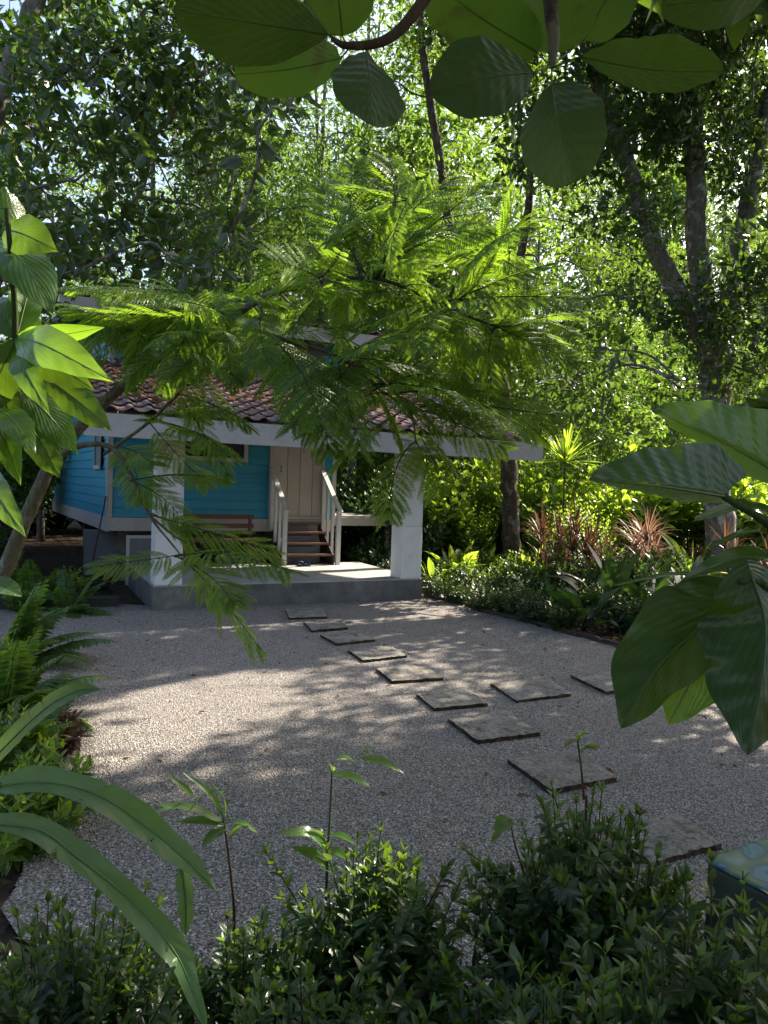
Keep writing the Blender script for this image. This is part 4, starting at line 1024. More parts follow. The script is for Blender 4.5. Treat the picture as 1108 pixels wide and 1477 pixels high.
for px, Y, k, sc in spots:
    c = at(px, 720, Y); rz = g.uniform(0, 6.3)
    if k not in used:
        o = ub[k]; used.add(k); o.location = (c[0], c[1], -.05); o.rotation_euler = (0, 0, rz); o.scale = (sc,) * 3
    else: copy_thing(ub[k], (c[0], c[1], -.05), rz, sc, ub[k]['label'], ub[k]['group'])

# planting bed along the gravel: low edging shrubs
lowA = shrub('edging_shrub', '', 'shrub', (0, 0, 0), .38, .46, 60, LBS, .085, 8, 'dark', 'redstem', 11, None, .1, .4, 2, 1, .004)
lowB = shrub('edging_shrub', '', 'shrub', (0, 0, 0), .40, .52, 60, LB, .085, 8, 'hedge', 'redstem', 12, None, .1, .4, 2, 1, .004)
low = [(630, 853, 0, .9), (662, 862, 1, .8), (700, 872, 0, .95), (738, 880, 1, .9), (775, 889, 0, 1.0), (815, 900, 1, .9), (640, 836, 1, 1.0), (680, 844, 0, 1.1), (722, 852, 1, 1.1), (765, 862, 0, 1.15), (805, 874, 0, 1.0), (850, 884, 1, 1.1), (905, 900, 0, 1.1), (950, 905, 1, 1.1), (990, 915, 0, 1.2), (690, 828, 1, 1.3), (750, 836, 1, 1.3), (820, 850, 0, 1.3), (900, 862, 1, 1.4), (975, 872, 0, 1.4), (1040, 900, 1, 1.3), (800, 856, 1, 1.7), (830, 862, 0, 1.6), (880, 858, 1, 1.8), (925, 862, 0, 1.7), (960, 856, 1, 1.8)]
for i, (px, py, k, sc) in enumerate(low):
    src = (lowA, lowB)[k]; lab = ('low dark leafed shrub edging the planting bed', 'low mid green shrub edging the planting bed')[k]; gr = ('dark edging shrubs', 'green edging shrubs')[k]
    L = gz(px - 4, py + 7)
    if 'placed' not in src: src['placed'] = 1; src.location = L; src.scale = (sc,) * 3; tag(src, lab, 'shrub', gr)
    else: copy_thing(src, L, g.uniform(0, 6.3), sc, lab, gr)
for o_ in (lowA, lowB): del o_['placed']
for o_ in col.objects:
    if 'placed' in o_: del o_['placed']
strap('cordyline', 'clump of reddish strap leaves right of the dark trunk beside the porch', 'plant', gz(782, 858), 20, .70, .034, 'red', .8, 1, 'reddish cordylines', .8, 1.3, 6)
strap('cordyline', 'widest red brown cordyline clump in the middle of the planting bed', 'plant', gz(855, 862), 20, .75, .034, 'red', 1.0, 2, 'reddish cordylines', .8, 1.3, 8)
strap('cordyline', 'pink striped cordyline clump left of the forked tree', 'plant', gz(930, 850), 20, .75, .034, 'pink', .9, 3, 'reddish cordylines', .8, 1.3, 6)
strap('cordyline', 'dull red cordyline partly behind the giant leaves right of the forked tree', 'plant', gz(1075, 862), 20, .75, .036, 'red', .8, 5, 'reddish cordylines', .8, 1.3, 5)
strap('spiky_yucca', 'spiky bright green yucca head above the lime shrubs', 'yucca', tuple(at(814, 700, 16.5) * [1, 1, 0]), 60, .95, .055, 'lime', 2.45, 4, None, 1.15, .35)
for i, (px, py, sc, lab) in enumerate([(905, 835, .9, 'pink leafed ground plant left of the forked tree base'), (960, 838, 1.0, 'pink leafed ground plant before the forked tree base'), (1000, 836, 1.0, 'pale pink ground plant right against the forked tree'), (1075, 842, 1.1, 'pink ground plant right of the forked tree behind the giant leaves'), (860, 832, .8, 'small pink ground plant behind the widest cordyline')]):
    if i == 0: pk = shrub('pink_plant', lab, 'plant', gz(px, py), .6, .75, 70, LB, .13, 8, 'pink', 'redstem', 21, 'pink ground plants', .1, .4, 2, 1, .005)
    else: copy_thing(pk, gz(px, py), i * 1.3, sc, lab)
for i, (px, py, n_, L, w, mat, el0, lab) in enumerate([(885, 892, 10, .80, .22, 'dark', 1.45, 'dark plant with tall upright lance leaves at the bed edge'), (945, 900, 11, .72, .22, 'dark', 1.3, 'dark broad leaved plant at the bed edge left of the giant leaves'), (1000, 905, 11, .7, .24, 'dark', 1.2, 'dark broad leaved plant just behind the hanging giant leaves'),
        (845, 905, 10, .55, .18, 'dark', 1.25, 'small dark lance leaved plant at the bed corner'), (800, 892, 8, .40, .10, 'dark', 1.2, 'slim dark leaved plant in front of the cordylines'),
        (655, 838, 12, .62, .17, 'lime', 1.3, 'lime green broad leaved clump right of the white porch column'), (700, 832, 11, .55, .16, 'lime', 1.25, 'yellow green croton left of the dark trunk'), (625, 846, 10, .5, .12, 'shrub', 1.3, 'green lance leaved plant against the porch corner'), (765, 842, 12, .7, .15, 'lime', 1.35, 'lime leaved clump right of the dark trunk'), (1000, 850, 11, .8, .2, 'lime', 1.4, 'tall lime leaved clump between cordyline and forked tree')]):
    rosette('broad_leaf_plant', lab, 'plant', gz(px, py), n_ + 3, L, w, mat, P_LANCE, 30 + i, 'broad leaved bed plants', el0, .35)
for i, (px, py, sc, lab) in enumerate([(832, 838, 1.0, 'loose lime shrub below the spiky yucca'), (795, 830, .9, 'loose lime shrub right of the porch roof end'), (880, 832, .95, 'loose lime shrub behind the widest cordyline'), (665, 822, 1.0, 'sunlit lime shrub behind the right porch column')]):
    if i == 0: vs_ = shrub('lime_shrub', lab, 'shrub', gz(px, py), .75, 1.75, 110, LB, .10, 12, 'lime', 'stem', 41, 'loose lime shrubs', .3, .4, 2, 1, .006)
    else: copy_thing(vs_, gz(px, py), i * 1.7, sc, lab)
fern('bed_fern', 'bright fern between porch column and dark trunk', gz(660, 842), 12, .85, 51, 'bed ferns', 'lime')
fern('bed_fern', 'dark fern at the bed rim in front of the cordylines', gz(775, 882), 11, .7, 52, 'bed ferns', 'dark')
# under the cottage, right of the steps
for i, (u, v, lab) in enumerate([(.5, 3.0, 'dark shrub right of the porch steps'), (.35, 1.9, 'dark shrub against the right side of the porch floor'), (.9, 4.0, 'dark shrub before the side deck')]):
    p = hp(u, v, -.02)
    if i == 0: dk = shrub('shade_shrub', lab, 'shrub', p, .5, .8, 60, LB, .12, 9, 'dark', 'stem', 61, 'dark shrubs beside the porch', .1, .4, 2, 1, .005)
    else: copy_thing(dk, p, i * 2., (.9, .6, .9)[i], lab)
for i, (u, v, lab) in enumerate([(.7, 5.2, 'dark bush behind the side deck'), (1.6, 3.6, 'dark bush right of the side deck'), (-7.6, 5.5, 'dark bush left of the cottage wall'), (-8.4, 2.8, 'dark bush at the left behind the young tree trunk'), (-7.0, 9.0, 'dark bush at the back left cottage corner')]):
    copy_thing(ub[2], hp(u, v, -.05), i * 1.9, .85, lab, '')
    
# left bed: ferns, red leaved plant, small shrubs
fern('sword_fern', 'large sword fern arching over the gravel at the left edge', gz(5, 1035), 15, .80, 71, 'left sword ferns', 'fern', 1.3, .1, fan=(-1.1, 1.3))
fern('sword_fern', 'sword fern at the foot of the young feathery tree', gz(10, 955), 14, .85, 72, 'left sword ferns', 'fern', 1.35, .2, fan=(-.9, 1.5))
fern('sword_fern', 'low sword fern at the left edge in front of the others', gz(-20, 1110), 11, .6, 73, 'left sword ferns', 'fern', 1.3, .2, fan=(-1.3, 1.1))
shrub('red_leaf_plant', 'small plant with dull red leaves at the left rim of the gravel', 'plant', gz(75, 1085), .24, .34, 34, LB, .085, 7, 'red', 'redstem', 74, None, .1, .3, 2, 1, .004)
for i, (px, py, sc, lab) in enumerate([(20, 1120, 1.0, 'leafy green shrub between red leaf plant and frame edge'), (60, 1180, .9, 'leafy green shrub behind the upper arching paddle leaf'), (-30, 1000, 1.2, 'leafy green shrub below the ferns at the left edge'), (20, 1230, .9, 'low leafy shrub below the long arching leaf')]):
    if i == 0: ls = shrub('left_shrub', lab, 'shrub', gz(px, py), .34, .42, 50, LB, .085, 8, 'shrub', 'stem', 75, 'left bed shrubs', .1, .4, 2, 1, .004)
    else: copy_thing(ls, gz(px, py), i * 1.3, sc, lab)

for i, (u, v, sc, lab) in enumerate([(-5.2, 1.1, 1.15, 'leafy shrub beside the hose coil left of the porch'), (-5.9, 1.4, 1.3, 'leafy shrub left of the leaning broom'), (-6.6, 1.0, 1.2, 'leafy shrub behind the leaning feathery trunk'), (-5.7, .35, .9, 'leafy shrub hiding the left end of the low kerb'), (-7.4, 2.2, 1.8, 'tall leafy shrub at the left edge beyond the feathery trunk'), (-6.4, 3.4, 1.9, 'tall leafy shrub beside the left cottage wall')]):
    copy_thing(ls, hp(u, v, -.02), i * 2.1, sc, lab)
fern('sword_fern', 'sword fern behind the low kerb under the cottage wall', hp(-5.6, .9, -.02), 13, .75, 76, 'left sword ferns', 'fern', 1.3, .2)
fern('sword_fern', 'sword fern in front of the low kerb left of the porch', hp(-5.2, .1, -.02), 12, .7, 77, 'left sword ferns', 'fern', 1.2, .1)
# foreground hedge of small leaved bushes
LH = leafn(.40, P_LANCE, .25, .25, 4)
def hedge(px, top, Y, R, n, lab, seed, mat='hedge', ll=.056, squash=1.0):
    c = at(px, top, Y)
    return shrub('hedge_bush', lab, 'hedge', (c[0], c[1], -.02), R, c[2] + .02, int(n * 1.7), LH, ll, 11, mat, 'stem', seed, 'clipped hedge bushes along the bottom', .30, .18, 3, squash, .004, True)
hedge(862, 1150, 2.15, .31, 210, 'taller rounded hedge bush left of the painted post', 1)
hedge(545, 1215, 2.05, .24, 130, 'hedge bush with sunlit yellow green tips left of centre', 2, 'hedge')
hedge(350, 1325, 1.95, .24, 90, 'hedge bush beside the tip of the long arching leaf', 3)
hedge(90, 1315, 1.75, .36, 190, 'dark hedge bush below the arching leaf in the bottom left corner', 4)
hedge(690, 1425, 1.7, .26, 110, 'low hedge bush filling the gap between the two brighter bushes', 5)
hedge(1035, 1298, 1.5, .34, 190, 'dark hedge bush in front of the painted post', 6)
hedge(430, 1410, 1.5, .28, 150, 'lowest hedge bush at the bottom edge', 7)
hedge(850, 1400, 1.4, .30, 150, 'dark hedge bush at the bottom edge below the rounded one', 8)

# ------------------------------------------------------------------ young feathery tree leaning over the yard
def frond_mesh(seed, droop, npin=9, nl=17, name='frond'):
    g = np.random.default_rng(seed + 2000); mb = MB()
    t = np.linspace(0, 1, 16); P = np.stack([.05 * np.sin(t * 3 + seed), t, -droop * t ** 2.2], 1)
    mb.tube(P, np.linspace(.0075, .002, 16), 5, .3, 1)
    T = nzr(np.gradient(P, axis=0))
    quad = (np.array([[0, 0, 0], [.5, .42, .05], [0, 1, -.10], [-.5, .42, .05]]), np.array([[0, 1, 2, 3]]))
    LQ = quad[0] * [.31, 1, 1]
    for k in range(npin):
        tt = .14 + .86 * (k + .4) / npin
        x = tt * 15; j = min(int(x), 14); p0 = P[j] + (P[j + 1] - P[j]) * (x - j)
        L = .31 * (math.sin(math.pi * (.16 + .74 * tt)) ** .8) * g.uniform(.88, 1.08)
        for sg in (-1, 1):
            a = 1.12 - .55 * tt + g.normal() * .08
            d = nz(np.array([sg * math.sin(a), 0, 0]) + T[j] * math.cos(a) + np.array([0, 0, g.normal() * .08]))
            m = 8; s_ = np.linspace(0, 1, m + 1)
            Q = p0 + d * L * s_[:, None] + np.array([0, 0, -1]) * (L * (.16 + .25 * droop) * s_ ** 2)[:, None] + T[j] * (L * .10 * s_ ** 2)[:, None]
            mb.tube(Q, np.linspace(.0022, .0008, m + 1), 3, .3, 1, cap=False)
            TQ = nzr(np.gradient(Q, axis=0)); S = nzr(np.cross(TQ, [0, 0, 1.0])); U = np.cross(S, TQ)
            u = np.linspace(.06, 1, nl); y = u * m; jj = np.minimum(y.astype(int), m - 1)
            pos = Q[jj] + (Q[jj + 1] - Q[jj]) * (y - jj)[:, None]
            ln = .058 * np.sin(np.pi * (.14 + .80 * u)) ** .55 * g.uniform(.92, 1.06)
            tone = np.clip(g.normal(.5, .16) + g.normal(size=nl) * .06, 0, 1)
            for s2 in (-1, 1):
                dd = nzr(S[jj] * s2 + TQ[jj] * (.42 + .5 * u[:, None]) - U[jj] * .22 + g.normal(size=(nl, 3)) * .05)
                mb.inst((LQ, quad[1]), pos, dd, U[jj] + g.normal(size=(nl, 3)) * .10, ln * g.uniform(.9, 1.08, nl), tone)
    return mb.mesh(name, [M['frond'], M['stem']])
FM = [frond_mesh(0, .12), frond_mesh(1, .28), frond_mesh(2, .20, 10), frond_mesh(3, .40, 12), frond_mesh(4, .06, 9)]
YB = 4.7
ftree = empty('feathery_tree', 'young leaning tree with fine feathery fronds hanging before the cottage porch', 'tree', tuple(at(-150, 1075, YB) * [1, 1, 0]))
FO = np.array(ftree.location)
tmb = MB()
def br(lst, r0, r1, n=26, sides=9):
    P = bez([at(x, y, Y) - FO for x, y, Y in lst], n); P[1:-1] += rng.normal(size=(n - 2, 3)) * r1 * .12
    tmb.tube(P, np.linspace(r0, r1, n), sides)
br([(-150, 1078, YB), (-60, 930, YB), (5, 825, YB), (40, 742, YB), (84, 655, YB), (160, 572, YB), (240, 515, YB), (325, 462, YB - .05), (400, 420, YB - .1), (465, 405, YB - .1)], .060, .015, 60, 12)
br([(465, 405, 4.6), (545, 402, 4.55), (640, 440, 4.5), (720, 470, 4.4), (795, 455, 4.3)], .015, .005)
br([(325, 464, 4.65), (400, 486, 4.6), (490, 516, 4.5), (545, 560, 4.45), (595, 592, 4.4)], .014, .005)
br([(490, 516, 4.5), (540, 540, 4.4), (590, 590, 4.2), (600, 640, 4.1)], .012, .005, 14, 7)
br([(84, 655, 4.7), (125, 641, 4.55), (164, 648, 4.5), (192, 690, 4.45), (215, 742, 4.4), (262, 802, 4.3)], .022, .005, 26)
br([(150, 655, 4.52), (212, 611, 4.5), (258, 568, 4.6), (300, 530, 4.75)], .011, .008, 14, 7)
br([(215, 742, 4.4), (250, 772, 4.35), (300, 800, 4.3)], .008, .004, 10, 6)
br([(400, 486, 4.6), (440, 560, 4.5), (500, 592, 4.4), (570, 625, 4.3)], .010, .004, 14, 6)
br([(640, 440, 4.5), (690, 400, 4.6), (730, 340, 4.7)], .010, .004, 12, 6)
br([(545, 402, 4.55), (570, 340, 4.7), (590, 280, 4.8)], .010, .004, 12, 6)
br([(240, 515, 4.7), (190, 476, 4.75), (110, 446, 4.8)], .010, .004, 14, 7)
br([(325, 462, 4.65), (300, 436, 4.75), (235, 424, 4.85)], .010, .004, 12, 7)
br([(400, 420, 4.6), (440, 455, 4.6), (520, 500, 4.6)], .009, .004, 12, 7)
tmb.build('trunk', M['twig'], ftree)
FR = {(545, 402): [(470, 270), (500, 225), (560, 240), (610, 285), (660, 250), (700, 262), (715, 330), (640, 335), (585, 330), (520, 300), (600, 380)],
      (640, 440): [(740, 285), (760, 335), (790, 380), (700, 385), (828, 428), (680, 500), (600, 500), (740, 520)],
      (720, 470): [(800, 405), (850, 445), (835, 520), (760, 560), (700, 560)],
      (545, 560): [(640, 525), (700, 560), (792, 600), (765, 622), (640, 620), (600, 700), (560, 735), (520, 692), (480, 600)],
      (595, 592): [(705, 612), (803, 592), (725, 650), (665, 690), (596, 800), (545, 780), (635, 740), (575, 790), (620, 680)],
      (490, 516): [(425, 600), (470, 640), (520, 645), (572, 640), (440, 560), (570, 480), (610, 540), (650, 470)],
      (400, 486): [(330, 555), (380, 592), (450, 592), (300, 525), (430, 430), (500, 460)],
      (465, 405): [(350, 412), (390, 365), (435, 335), (520, 330), (550, 450), (430, 470), (500, 360)],
      (325, 464): [(180, 432), (120, 445), (225, 498), (255, 540), (330, 560), (250, 440), (108, 418), (165, 455), (232, 424)],
      (240, 515): [(150, 485), (300, 602), (335, 600)],
      (164, 648): [(120, 722), (215, 722), (232, 662)],
      (212, 611): [(300, 600), (330, 652), (290, 700), (385, 652)],
      (258, 568): [(362, 622), (432, 652), (335, 682)],
      (192, 690): [(330, 700), (270, 762)],
      (215, 742): [(425, 752), (402, 702), (392, 792), (290, 822)],
      (262, 802): [(382, 922), (412, 832), (330, 872), (190, 890), (140, 812)],
      (570, 625): [(600, 645), (640, 650)], (600, 632): [(575, 772), (622, 725), (548, 752), (640, 705), (590, 800)]}
gf = np.random.default_rng(9)
nf = 0
for (bx, by), tips in FR.items():
    for (tx, ty) in tips:
        if nf >= 99: break
        if (tx, ty) in ((596, 800), (545, 780), (590, 800), (575, 772), (600, 700), (560, 735), (620, 680), (440, 560), (380, 592), (385, 652), (432, 652), (520, 692), (120, 722), (425, 752), (402, 702), (190, 890), (575, 790), (635, 740)): continue
        nf += 1
        Yb = 4.75 if bx < 250 else 4.45
        Yb = {262: 4.3, 215: 4.4, 192: 4.45}.get(bx, Yb)
        a = at(bx + gf.normal() * 6, by + gf.normal() * 5, Yb); b = at(tx + gf.normal() * 6, ty + gf.normal() * 6, Yb + gf.uniform(-.75, .45))
        k = int(gf.integers(5)); dl = (.12, .28, .20, .40, .06)[k]
        d0 = b - a; L = np.linalg.norm(d0) / math.sqrt(1 + dl * dl)
        toc = nz(CAM - a)
        nup = nz(np.array([0, 0, 1.0]) * .85 + toc * gf.uniform(.1, .75) + gf.normal(size=3) * .25)
        # aim so that the drooped tip lands on b: tip direction = y - droop*z
        y = nz(d0); xx = nz(np.cross(y, nup)); zz = np.cross(xx, y)
        an = math.atan(dl); y2 = y * math.cos(an) + zz * math.sin(an); z2 = zz * math.cos(an) - y * math.sin(an)
        o = bpy.data.objects.new('frond', FM[k]); col.objects.link(o); o.parent = ftree
        mm = Matrix.Identity(4)
        for i in range(3):
            mm[i][0], mm[i][1], mm[i][2], mm[i][3] = xx[i] * L * 1.08, y2[i] * L, z2[i] * L, a[i] - FO[i]
        o.matrix_local = mm

fm = MB(); fdat = []
for me in FM:
    co = np.empty(len(me.vertices) * 3); me.vertices.foreach_get('co', co); lt = np.empty(len(me.polygons), int); me.polygons.foreach_get('loop_total', lt)
    li = np.empty(len(me.loops), int); me.loops.foreach_get('vertex_index', li); mi = np.empty(len(me.polygons), int); me.polygons.foreach_get('material_index', mi)
    ls = np.empty(len(me.polygons), int); me.polygons.foreach_get('loop_start', ls); rn = np.empty(len(me.vertices)); me.attributes['rnd'].data.foreach_get('value', rn)
    q = lt == 4; fdat.append((co.reshape(-1, 3), li[ls[q][:, None] + np.arange(4)], mi[q], rn))
BR2 = [((545, 402), (640, 440)), ((640, 440), (720, 470)), ((490, 516), (545, 560)), ((545, 560), (595, 592)), ((400, 486), (490, 516)), ((570, 340), (590, 280)), ((690, 400), (730, 340)), ((440, 560), (500, 592)), ((240, 515), (325, 464)), ((325, 464), (465, 405)), ((720, 470), (795, 455)), ((325, 464), (400, 486)), ((465, 405), (545, 402)), ((190, 476), (110, 446)), ((300, 436), (235, 424)), ((400, 420), (520, 500))]
WT = np.array([4, 4, 1.5, 2, 1, 1.5, 3, .3, 3, 2.5, 2.5, 1.0, 4, 5, 5, 2]); WT = WT / WT.sum()
for k in range(112):
    (x0, y0), (x1, y1) = BR2[gf.choice(len(BR2), p=WT)]; u = gf.uniform()
    A = at(x0 + (x1 - x0) * u, y0 + (y1 - y0) * u, 4.5 + gf.uniform(-.3, .5)); az = gf.uniform(0, 6.283); el = min(gf.normal(-.2, .4), .25)
    y = np.array([math.cos(az) * math.cos(el), math.sin(az) * math.cos(el), math.sin(el)]); L = gf.uniform(.30, .60)
    zz = nz(np.array([0, 0, 1.0]) + gf.normal(size=3) * .3 + nz(CAM - A) * .3); xx = nz(np.cross(y, zz)); zz = np.cross(xx, y)
    V, F, mi, rn = fdat[gf.integers(5)]; W = A - FO + (V[:, :1] * xx + V[:, 1:2] * y + V[:, 2:] * zz) * L
    for m in (0, 1):
        if m == 0: fm.add(W, F[mi == 0], np.clip(rn + gf.normal() * .15, 0, 1), None, 0)
        else: fm.add(W, F[mi == 1], .3, None, 1)
o = fm.build('small_fronds', [M['frond'], M['stem']], ftree); o['kind'] = 'stuff'

# ------------------------------------------------------------------ big single leaves
def leaf_obj(root, O, b, t, wpx, prof, mat, nrm=None, arch=.08, seed=0, fold=.25, wave=.03, rnd=.5, nu=7, nv=26, lobes=0., curl=0., cup=0., stem=None, sr=.004, label=None, name='leaf', ha=(0., 0.), via=None):
    """b, t: base and tip sightings (x, y, depth); wpx: width in sighted px at mid depth"""
    A, B = at(*b), at(*t); Lm = np.linalg.norm(B - A); Ym = (b[2] + t[2]) / 2
    g = np.random.default_rng(seed)
    toc = nz(CAM - (A + B) / 2)
    if nrm is None: nrm = nz(toc * .75 + np.array([0, 0, .55]) + g.normal(size=3) * .15)
    nrm = np.asarray(nrm, float)
    up = nz(nrm - nz(B - A) * (nrm @ nz(B - A)))
    mid = (A + B) / 2 + up * arch * Lm
    mb = MB()
    Q = blade(mb, [A - O] + ([mid - O] if via is None else [at(*p) - O for p in via]) + [B - O], wpx * Ym / FPX, nrm, prof, nu, fold, wave, seed, rnd, nv, lobes, curl, cup, ha)
    mb.tube(Q[:-1] + 0 * Q[:-1], np.linspace(sr, sr * .25, len(Q) - 1), 6, rnd, 1)
    if stem is not None:
        S = [at(*p) - O for p in stem] + [A - O]
        P = bez(S, 12); mb.tube(P, np.linspace(sr * 1.3, sr, 12), 7, rnd, 1)
    o = mb.build(name, [M[mat], M['rib']], root)
    if label: o['label'] = label
    return o

# broad leaved plant at the left edge
O = at(-40, 1300, 2.6) * [1, 1, 0]
bt = empty('broad_leaf_tree', 'young tree with large bright veined leaves at the left edge', 'plant', tuple(O))
s = MB(); s.tube(bez([O - O, at(-30, 900, 2.6) - O, at(0, 620, 2.6) - O, at(22, 485, 2.55) - O, at(10, 300, 2.5) - O], 20), np.linspace(.022, .008, 20), 8); s.build('stem', M['stem'], bt)
nd, nd2, nd3 = (24, 488), (5, 330), (0, 620)
LV = [(nd2, (84, 362), 62, -.1, .2), ((-10, 300), (38, 305), 60, .1, .6), ((-5, 345), (78, 455), 78, -.15, .35), (nd, (152, 472), 34, -.2, .8), (nd, (163, 550), 62, -.35, .8), (nd, (136, 562), 60, -.1, .1), ((28, 500), (72, 598), 40, -.3, .95),
      ((60, 540), (162, 622), 46, .1, .3), ((30, 560), (112, 655), 52, .1, .15), ((35, 600), (86, 690), 48, .05, .1), ((0, 590), (52, 655), 46, -.2, .9), ((-15, 680), (38, 775), 40, -.3, .9), (nd, (-30, 610), 60, .1, .05), (nd, (-20, 430), 50, .2, .3),
      (nd, (52, 400), 46, .25, .9), ((-10, 520), (20, 620), 42, .0, .1), ((-30, 560), (30, 700), 40, .1, .4), ((10, 420), (60, 500), 44, .3, .5)]
gl_ = np.random.default_rng(31)
for i, (b, t_, w, dy, rn) in enumerate(LV):
    Yb = 2.55 + gl_.uniform(-.05, .05)
    leaf_obj(bt, O, (*b, Yb), (*t_, Yb + dy), w * .98, P_ACUM, 'broad', nz(nz(CAM - at(*t_, Yb)) * .95 + np.array([0, 0, .35]) + gl_.normal(size=3) * .22), .12, 600 + i, .10, .035, rn, 7, 34, sr=.0022, cup=.12)

# giant heart shaped leaves at the right edge
O = at(1250, 1500, 2.2) * [1, 1, 0]
gp_ = empty('giant_leaf_plant', 'philodendron with giant glossy heart shaped leaves reaching in from the right edge', 'plant', tuple(O))
def stalk(pts, r0, r1):
    s = MB(); s.tube(bez([at(*p) - O for p in pts], 18), np.linspace(r0, r1, 18), 9); s.build('leaf_stalk', M['stem'], gp_)
stalk([(1250, 1100, 2.25), (1180, 830, 2.2), (1110, 758, 2.15), (1044, 716, 2.1)], .016, .010)
stalk([(1250, 1100, 2.3), (1200, 900, 2.3), (1165, 740, 2.3), (1140, 690, 2.3)], .014, .009)
stalk([(1250, 1150, 2.2), (1180, 950, 2.05), (1110, 850, 2.0), (1066, 838, 1.98)], .014, .009)
stalk([(1250, 1150, 2.3), (1180, 930, 2.25), (1100, 850, 2.2), (1046, 845, 2.15)], .014, .009)
s = MB(); s.tube(bez([np.zeros(3), at(1240, 1300, 2.2) - O, at(1255, 1090, 2.25) - O], 10), np.linspace(.035, .03, 10), 10); s.build('stem', M['stem'], gp_)
up_ = np.array([0, 0, 1.0])
tc = lambda x, y, Y: nz(CAM - at(x, y, Y))
leaf_obj(gp_, O, (1150, 700, 2.35), (943, 592, 2.15), 190, P_HEART, 'giant', nz(tc(1050, 620, 2.2) * .8 + up_ * .45), .03, 701, .10, .03, .95, 9, 34, .10, sr=.004, ha=(-1.9, 0.1))
leaf_obj(gp_, O, (1050, 717, 2.1), (850, 691, 1.95), 180, P_HEART, 'giant', nz(tc(960, 660, 2.0) * .8 + up_ * .4), .02, 702, .06, .02, .25, 9, 34, .20, sr=.0045, ha=(-1.9, 0.1))
leaf_obj(gp_, O, (1125, 742, 2.45), (1000, 752, 2.35), 52, P_HEART, 'giant', nz(up_ + tc(1060, 740, 2.4) * .5), .12, 703, .2, .03, 1.0, 6, 24, .1, sr=.004)
leaf_obj(gp_, O, (1130, 775, 2.2), (1020, 792, 2.05), 30, P_HEART, 'giant', nz(up_ + tc(1060, 780, 2.1) * .25), .10, 704, .1, .02, 1.0, 6, 24, .1, sr=.004)
leaf_obj(gp_, O, (1140, 812, 2.35), (985, 836, 2.15), 66, P_HEART, 'giant', nz(up_ + tc(1060, 815, 2.1) * .7), .10, 705, .2, .03, .75, 6, 24, .1, sr=.004)
leaf_obj(gp_, O, (1060, 838, 2.25), (880, 846, 2.15), 26, P_HEART, 'giant', nz(up_ + tc(960, 840, 2.1) * .2), .07, 706, .1, .02, .9, 6, 24, .1, sr=.004)
leaf_obj(gp_, O, (1046, 846, 2.15), (896, 1052, 2.0), 150, P_BROAD, 'giant', nz(tc(960, 950, 2.1) + up_ * .2 - CR * .1), .10, 707,   .12, .05, .15, 9, 40, .05, sr=.0045, ha=(-1.0, .05), via=[(1024, 890, 2.12), (950, 962, 2.06)])
leaf_obj(gp_, O, (1040, 890, 2.24), (964, 1045, 2.2), 92, P_BROAD, 'giant', nz(tc(960, 950, 2.1) + up_ * .1 + CR * .2), .06, 708, .15, .05, 1.0, 8, 34, .0, sr=.004)
leaf_obj(gp_, O, (1085, 832, 1.98), (1078, 1090, 1.85), 178, P_BROAD, 'giant', nz(tc(1070, 950, 1.9) + up_ * .2), .04, 709, .15, .05, .10, 9, 40, .10, sr=.0045, ha=(-.9, 0.1), via=[(1104, 900, 1.96), (1098, 990, 1.9)])
leaf_obj(gp_, O, (1160, 900, 2.3), (1112, 1040, 2.2), 90, P_BROAD, 'giant', nz(tc(1110, 950, 2.2) + up_ * .2), .06, 710, .25, .05, .7, 6, 26, .0, sr=.004)

# branch of round leaves overhead
O = np.array([2.6, .5, 0.])
rt = empty('round_leaf_tree', 'overhanging branch with large dark round leaves along the top of the photo', 'tree', tuple(O))
s = MB()
s.tube(bez([(0, 0, -.05), (.1, -.1, 1.2), (-.1, .1, 2.3), (-.6, .5, 3.1)], 18), np.linspace(.11, .06, 18), 12)
s.tube(bez([np.array([2.0, 1.0, 3.1]) - O, at(900, -190, 1.5) - O, at(803, -40, 1.42) - O, at(799, 60, 1.4) - O, at(795, 98, 1.4) - O], 18), np.linspace(.028, .005, 18), 8)
s.tube(bez([at(900, -190, 1.5) - O, at(700, -130, 1.4) - O, at(612, 0, 1.32) - O, at(560, 56, 1.3) - O, at(502, 66, 1.28) - O, at(478, 55, 1.27) - O], 20), np.linspace(.016, .004, 20), 8)
s.tube(bez([at(900, -190, 1.5) - O, at(1020, -120, 1.5) - O, at(1110, -20, 1.5) - O], 10), np.linspace(.014, .005, 10), 8)
s.build('branch', M['bark_dark'], rt)
DN = lambda x, y: nz(nz(CAM - at(x, y, 1.3)) * .8 + np.array([0, 0, -.25]))
for i, (b, t_, w, dY, st, rn) in enumerate([((474, 50), (250, 14), 112, .0, (500, 64), .1), ((494, 52), (480, -70), 100, .1, (500, 64), .6), ((492, 84), (338, 108), 76, .2, (505, 68), .7), ((528, 74), (536, 181), 114, -.02, (540, 62), .3), ((770, 104), (620, 134), 112, -.03, (794, 96), .3),
        ((796, 122), (828, 264), 124, -.05, (796, 100), .35), ((836, 82), (1044, 104), 124, -.02, (798, 97), .15), ((776, 76), (612, -36), 104, .1, (792, 94), .8), ((796, 78), (818, -80), 120, .15, (796, 95), .9), ((842, 58), (905, -60), 90, .2, (800, 92), .6), ((1108, -15), (955, 8), 70, .1, (1112, -20), .2), ((410, -40), (300, -90), 120, .1, (478, 55), .3)]):
    leaf_obj(rt, O, (*b, 1.36 + dY), (*t_, 1.30 + dY), w, P_OBOV if i in (0, 3, 4, 6) else P_ELL, 'round', DN(*b) + np.random.default_rng(i).normal(size=3) * .3, .04 + .03 * (i % 3), 800 + i, (-.12, .10, -.22)[i % 3], .022, rn, 8, 44, stem=[(*st, 1.36)], sr=.0014)
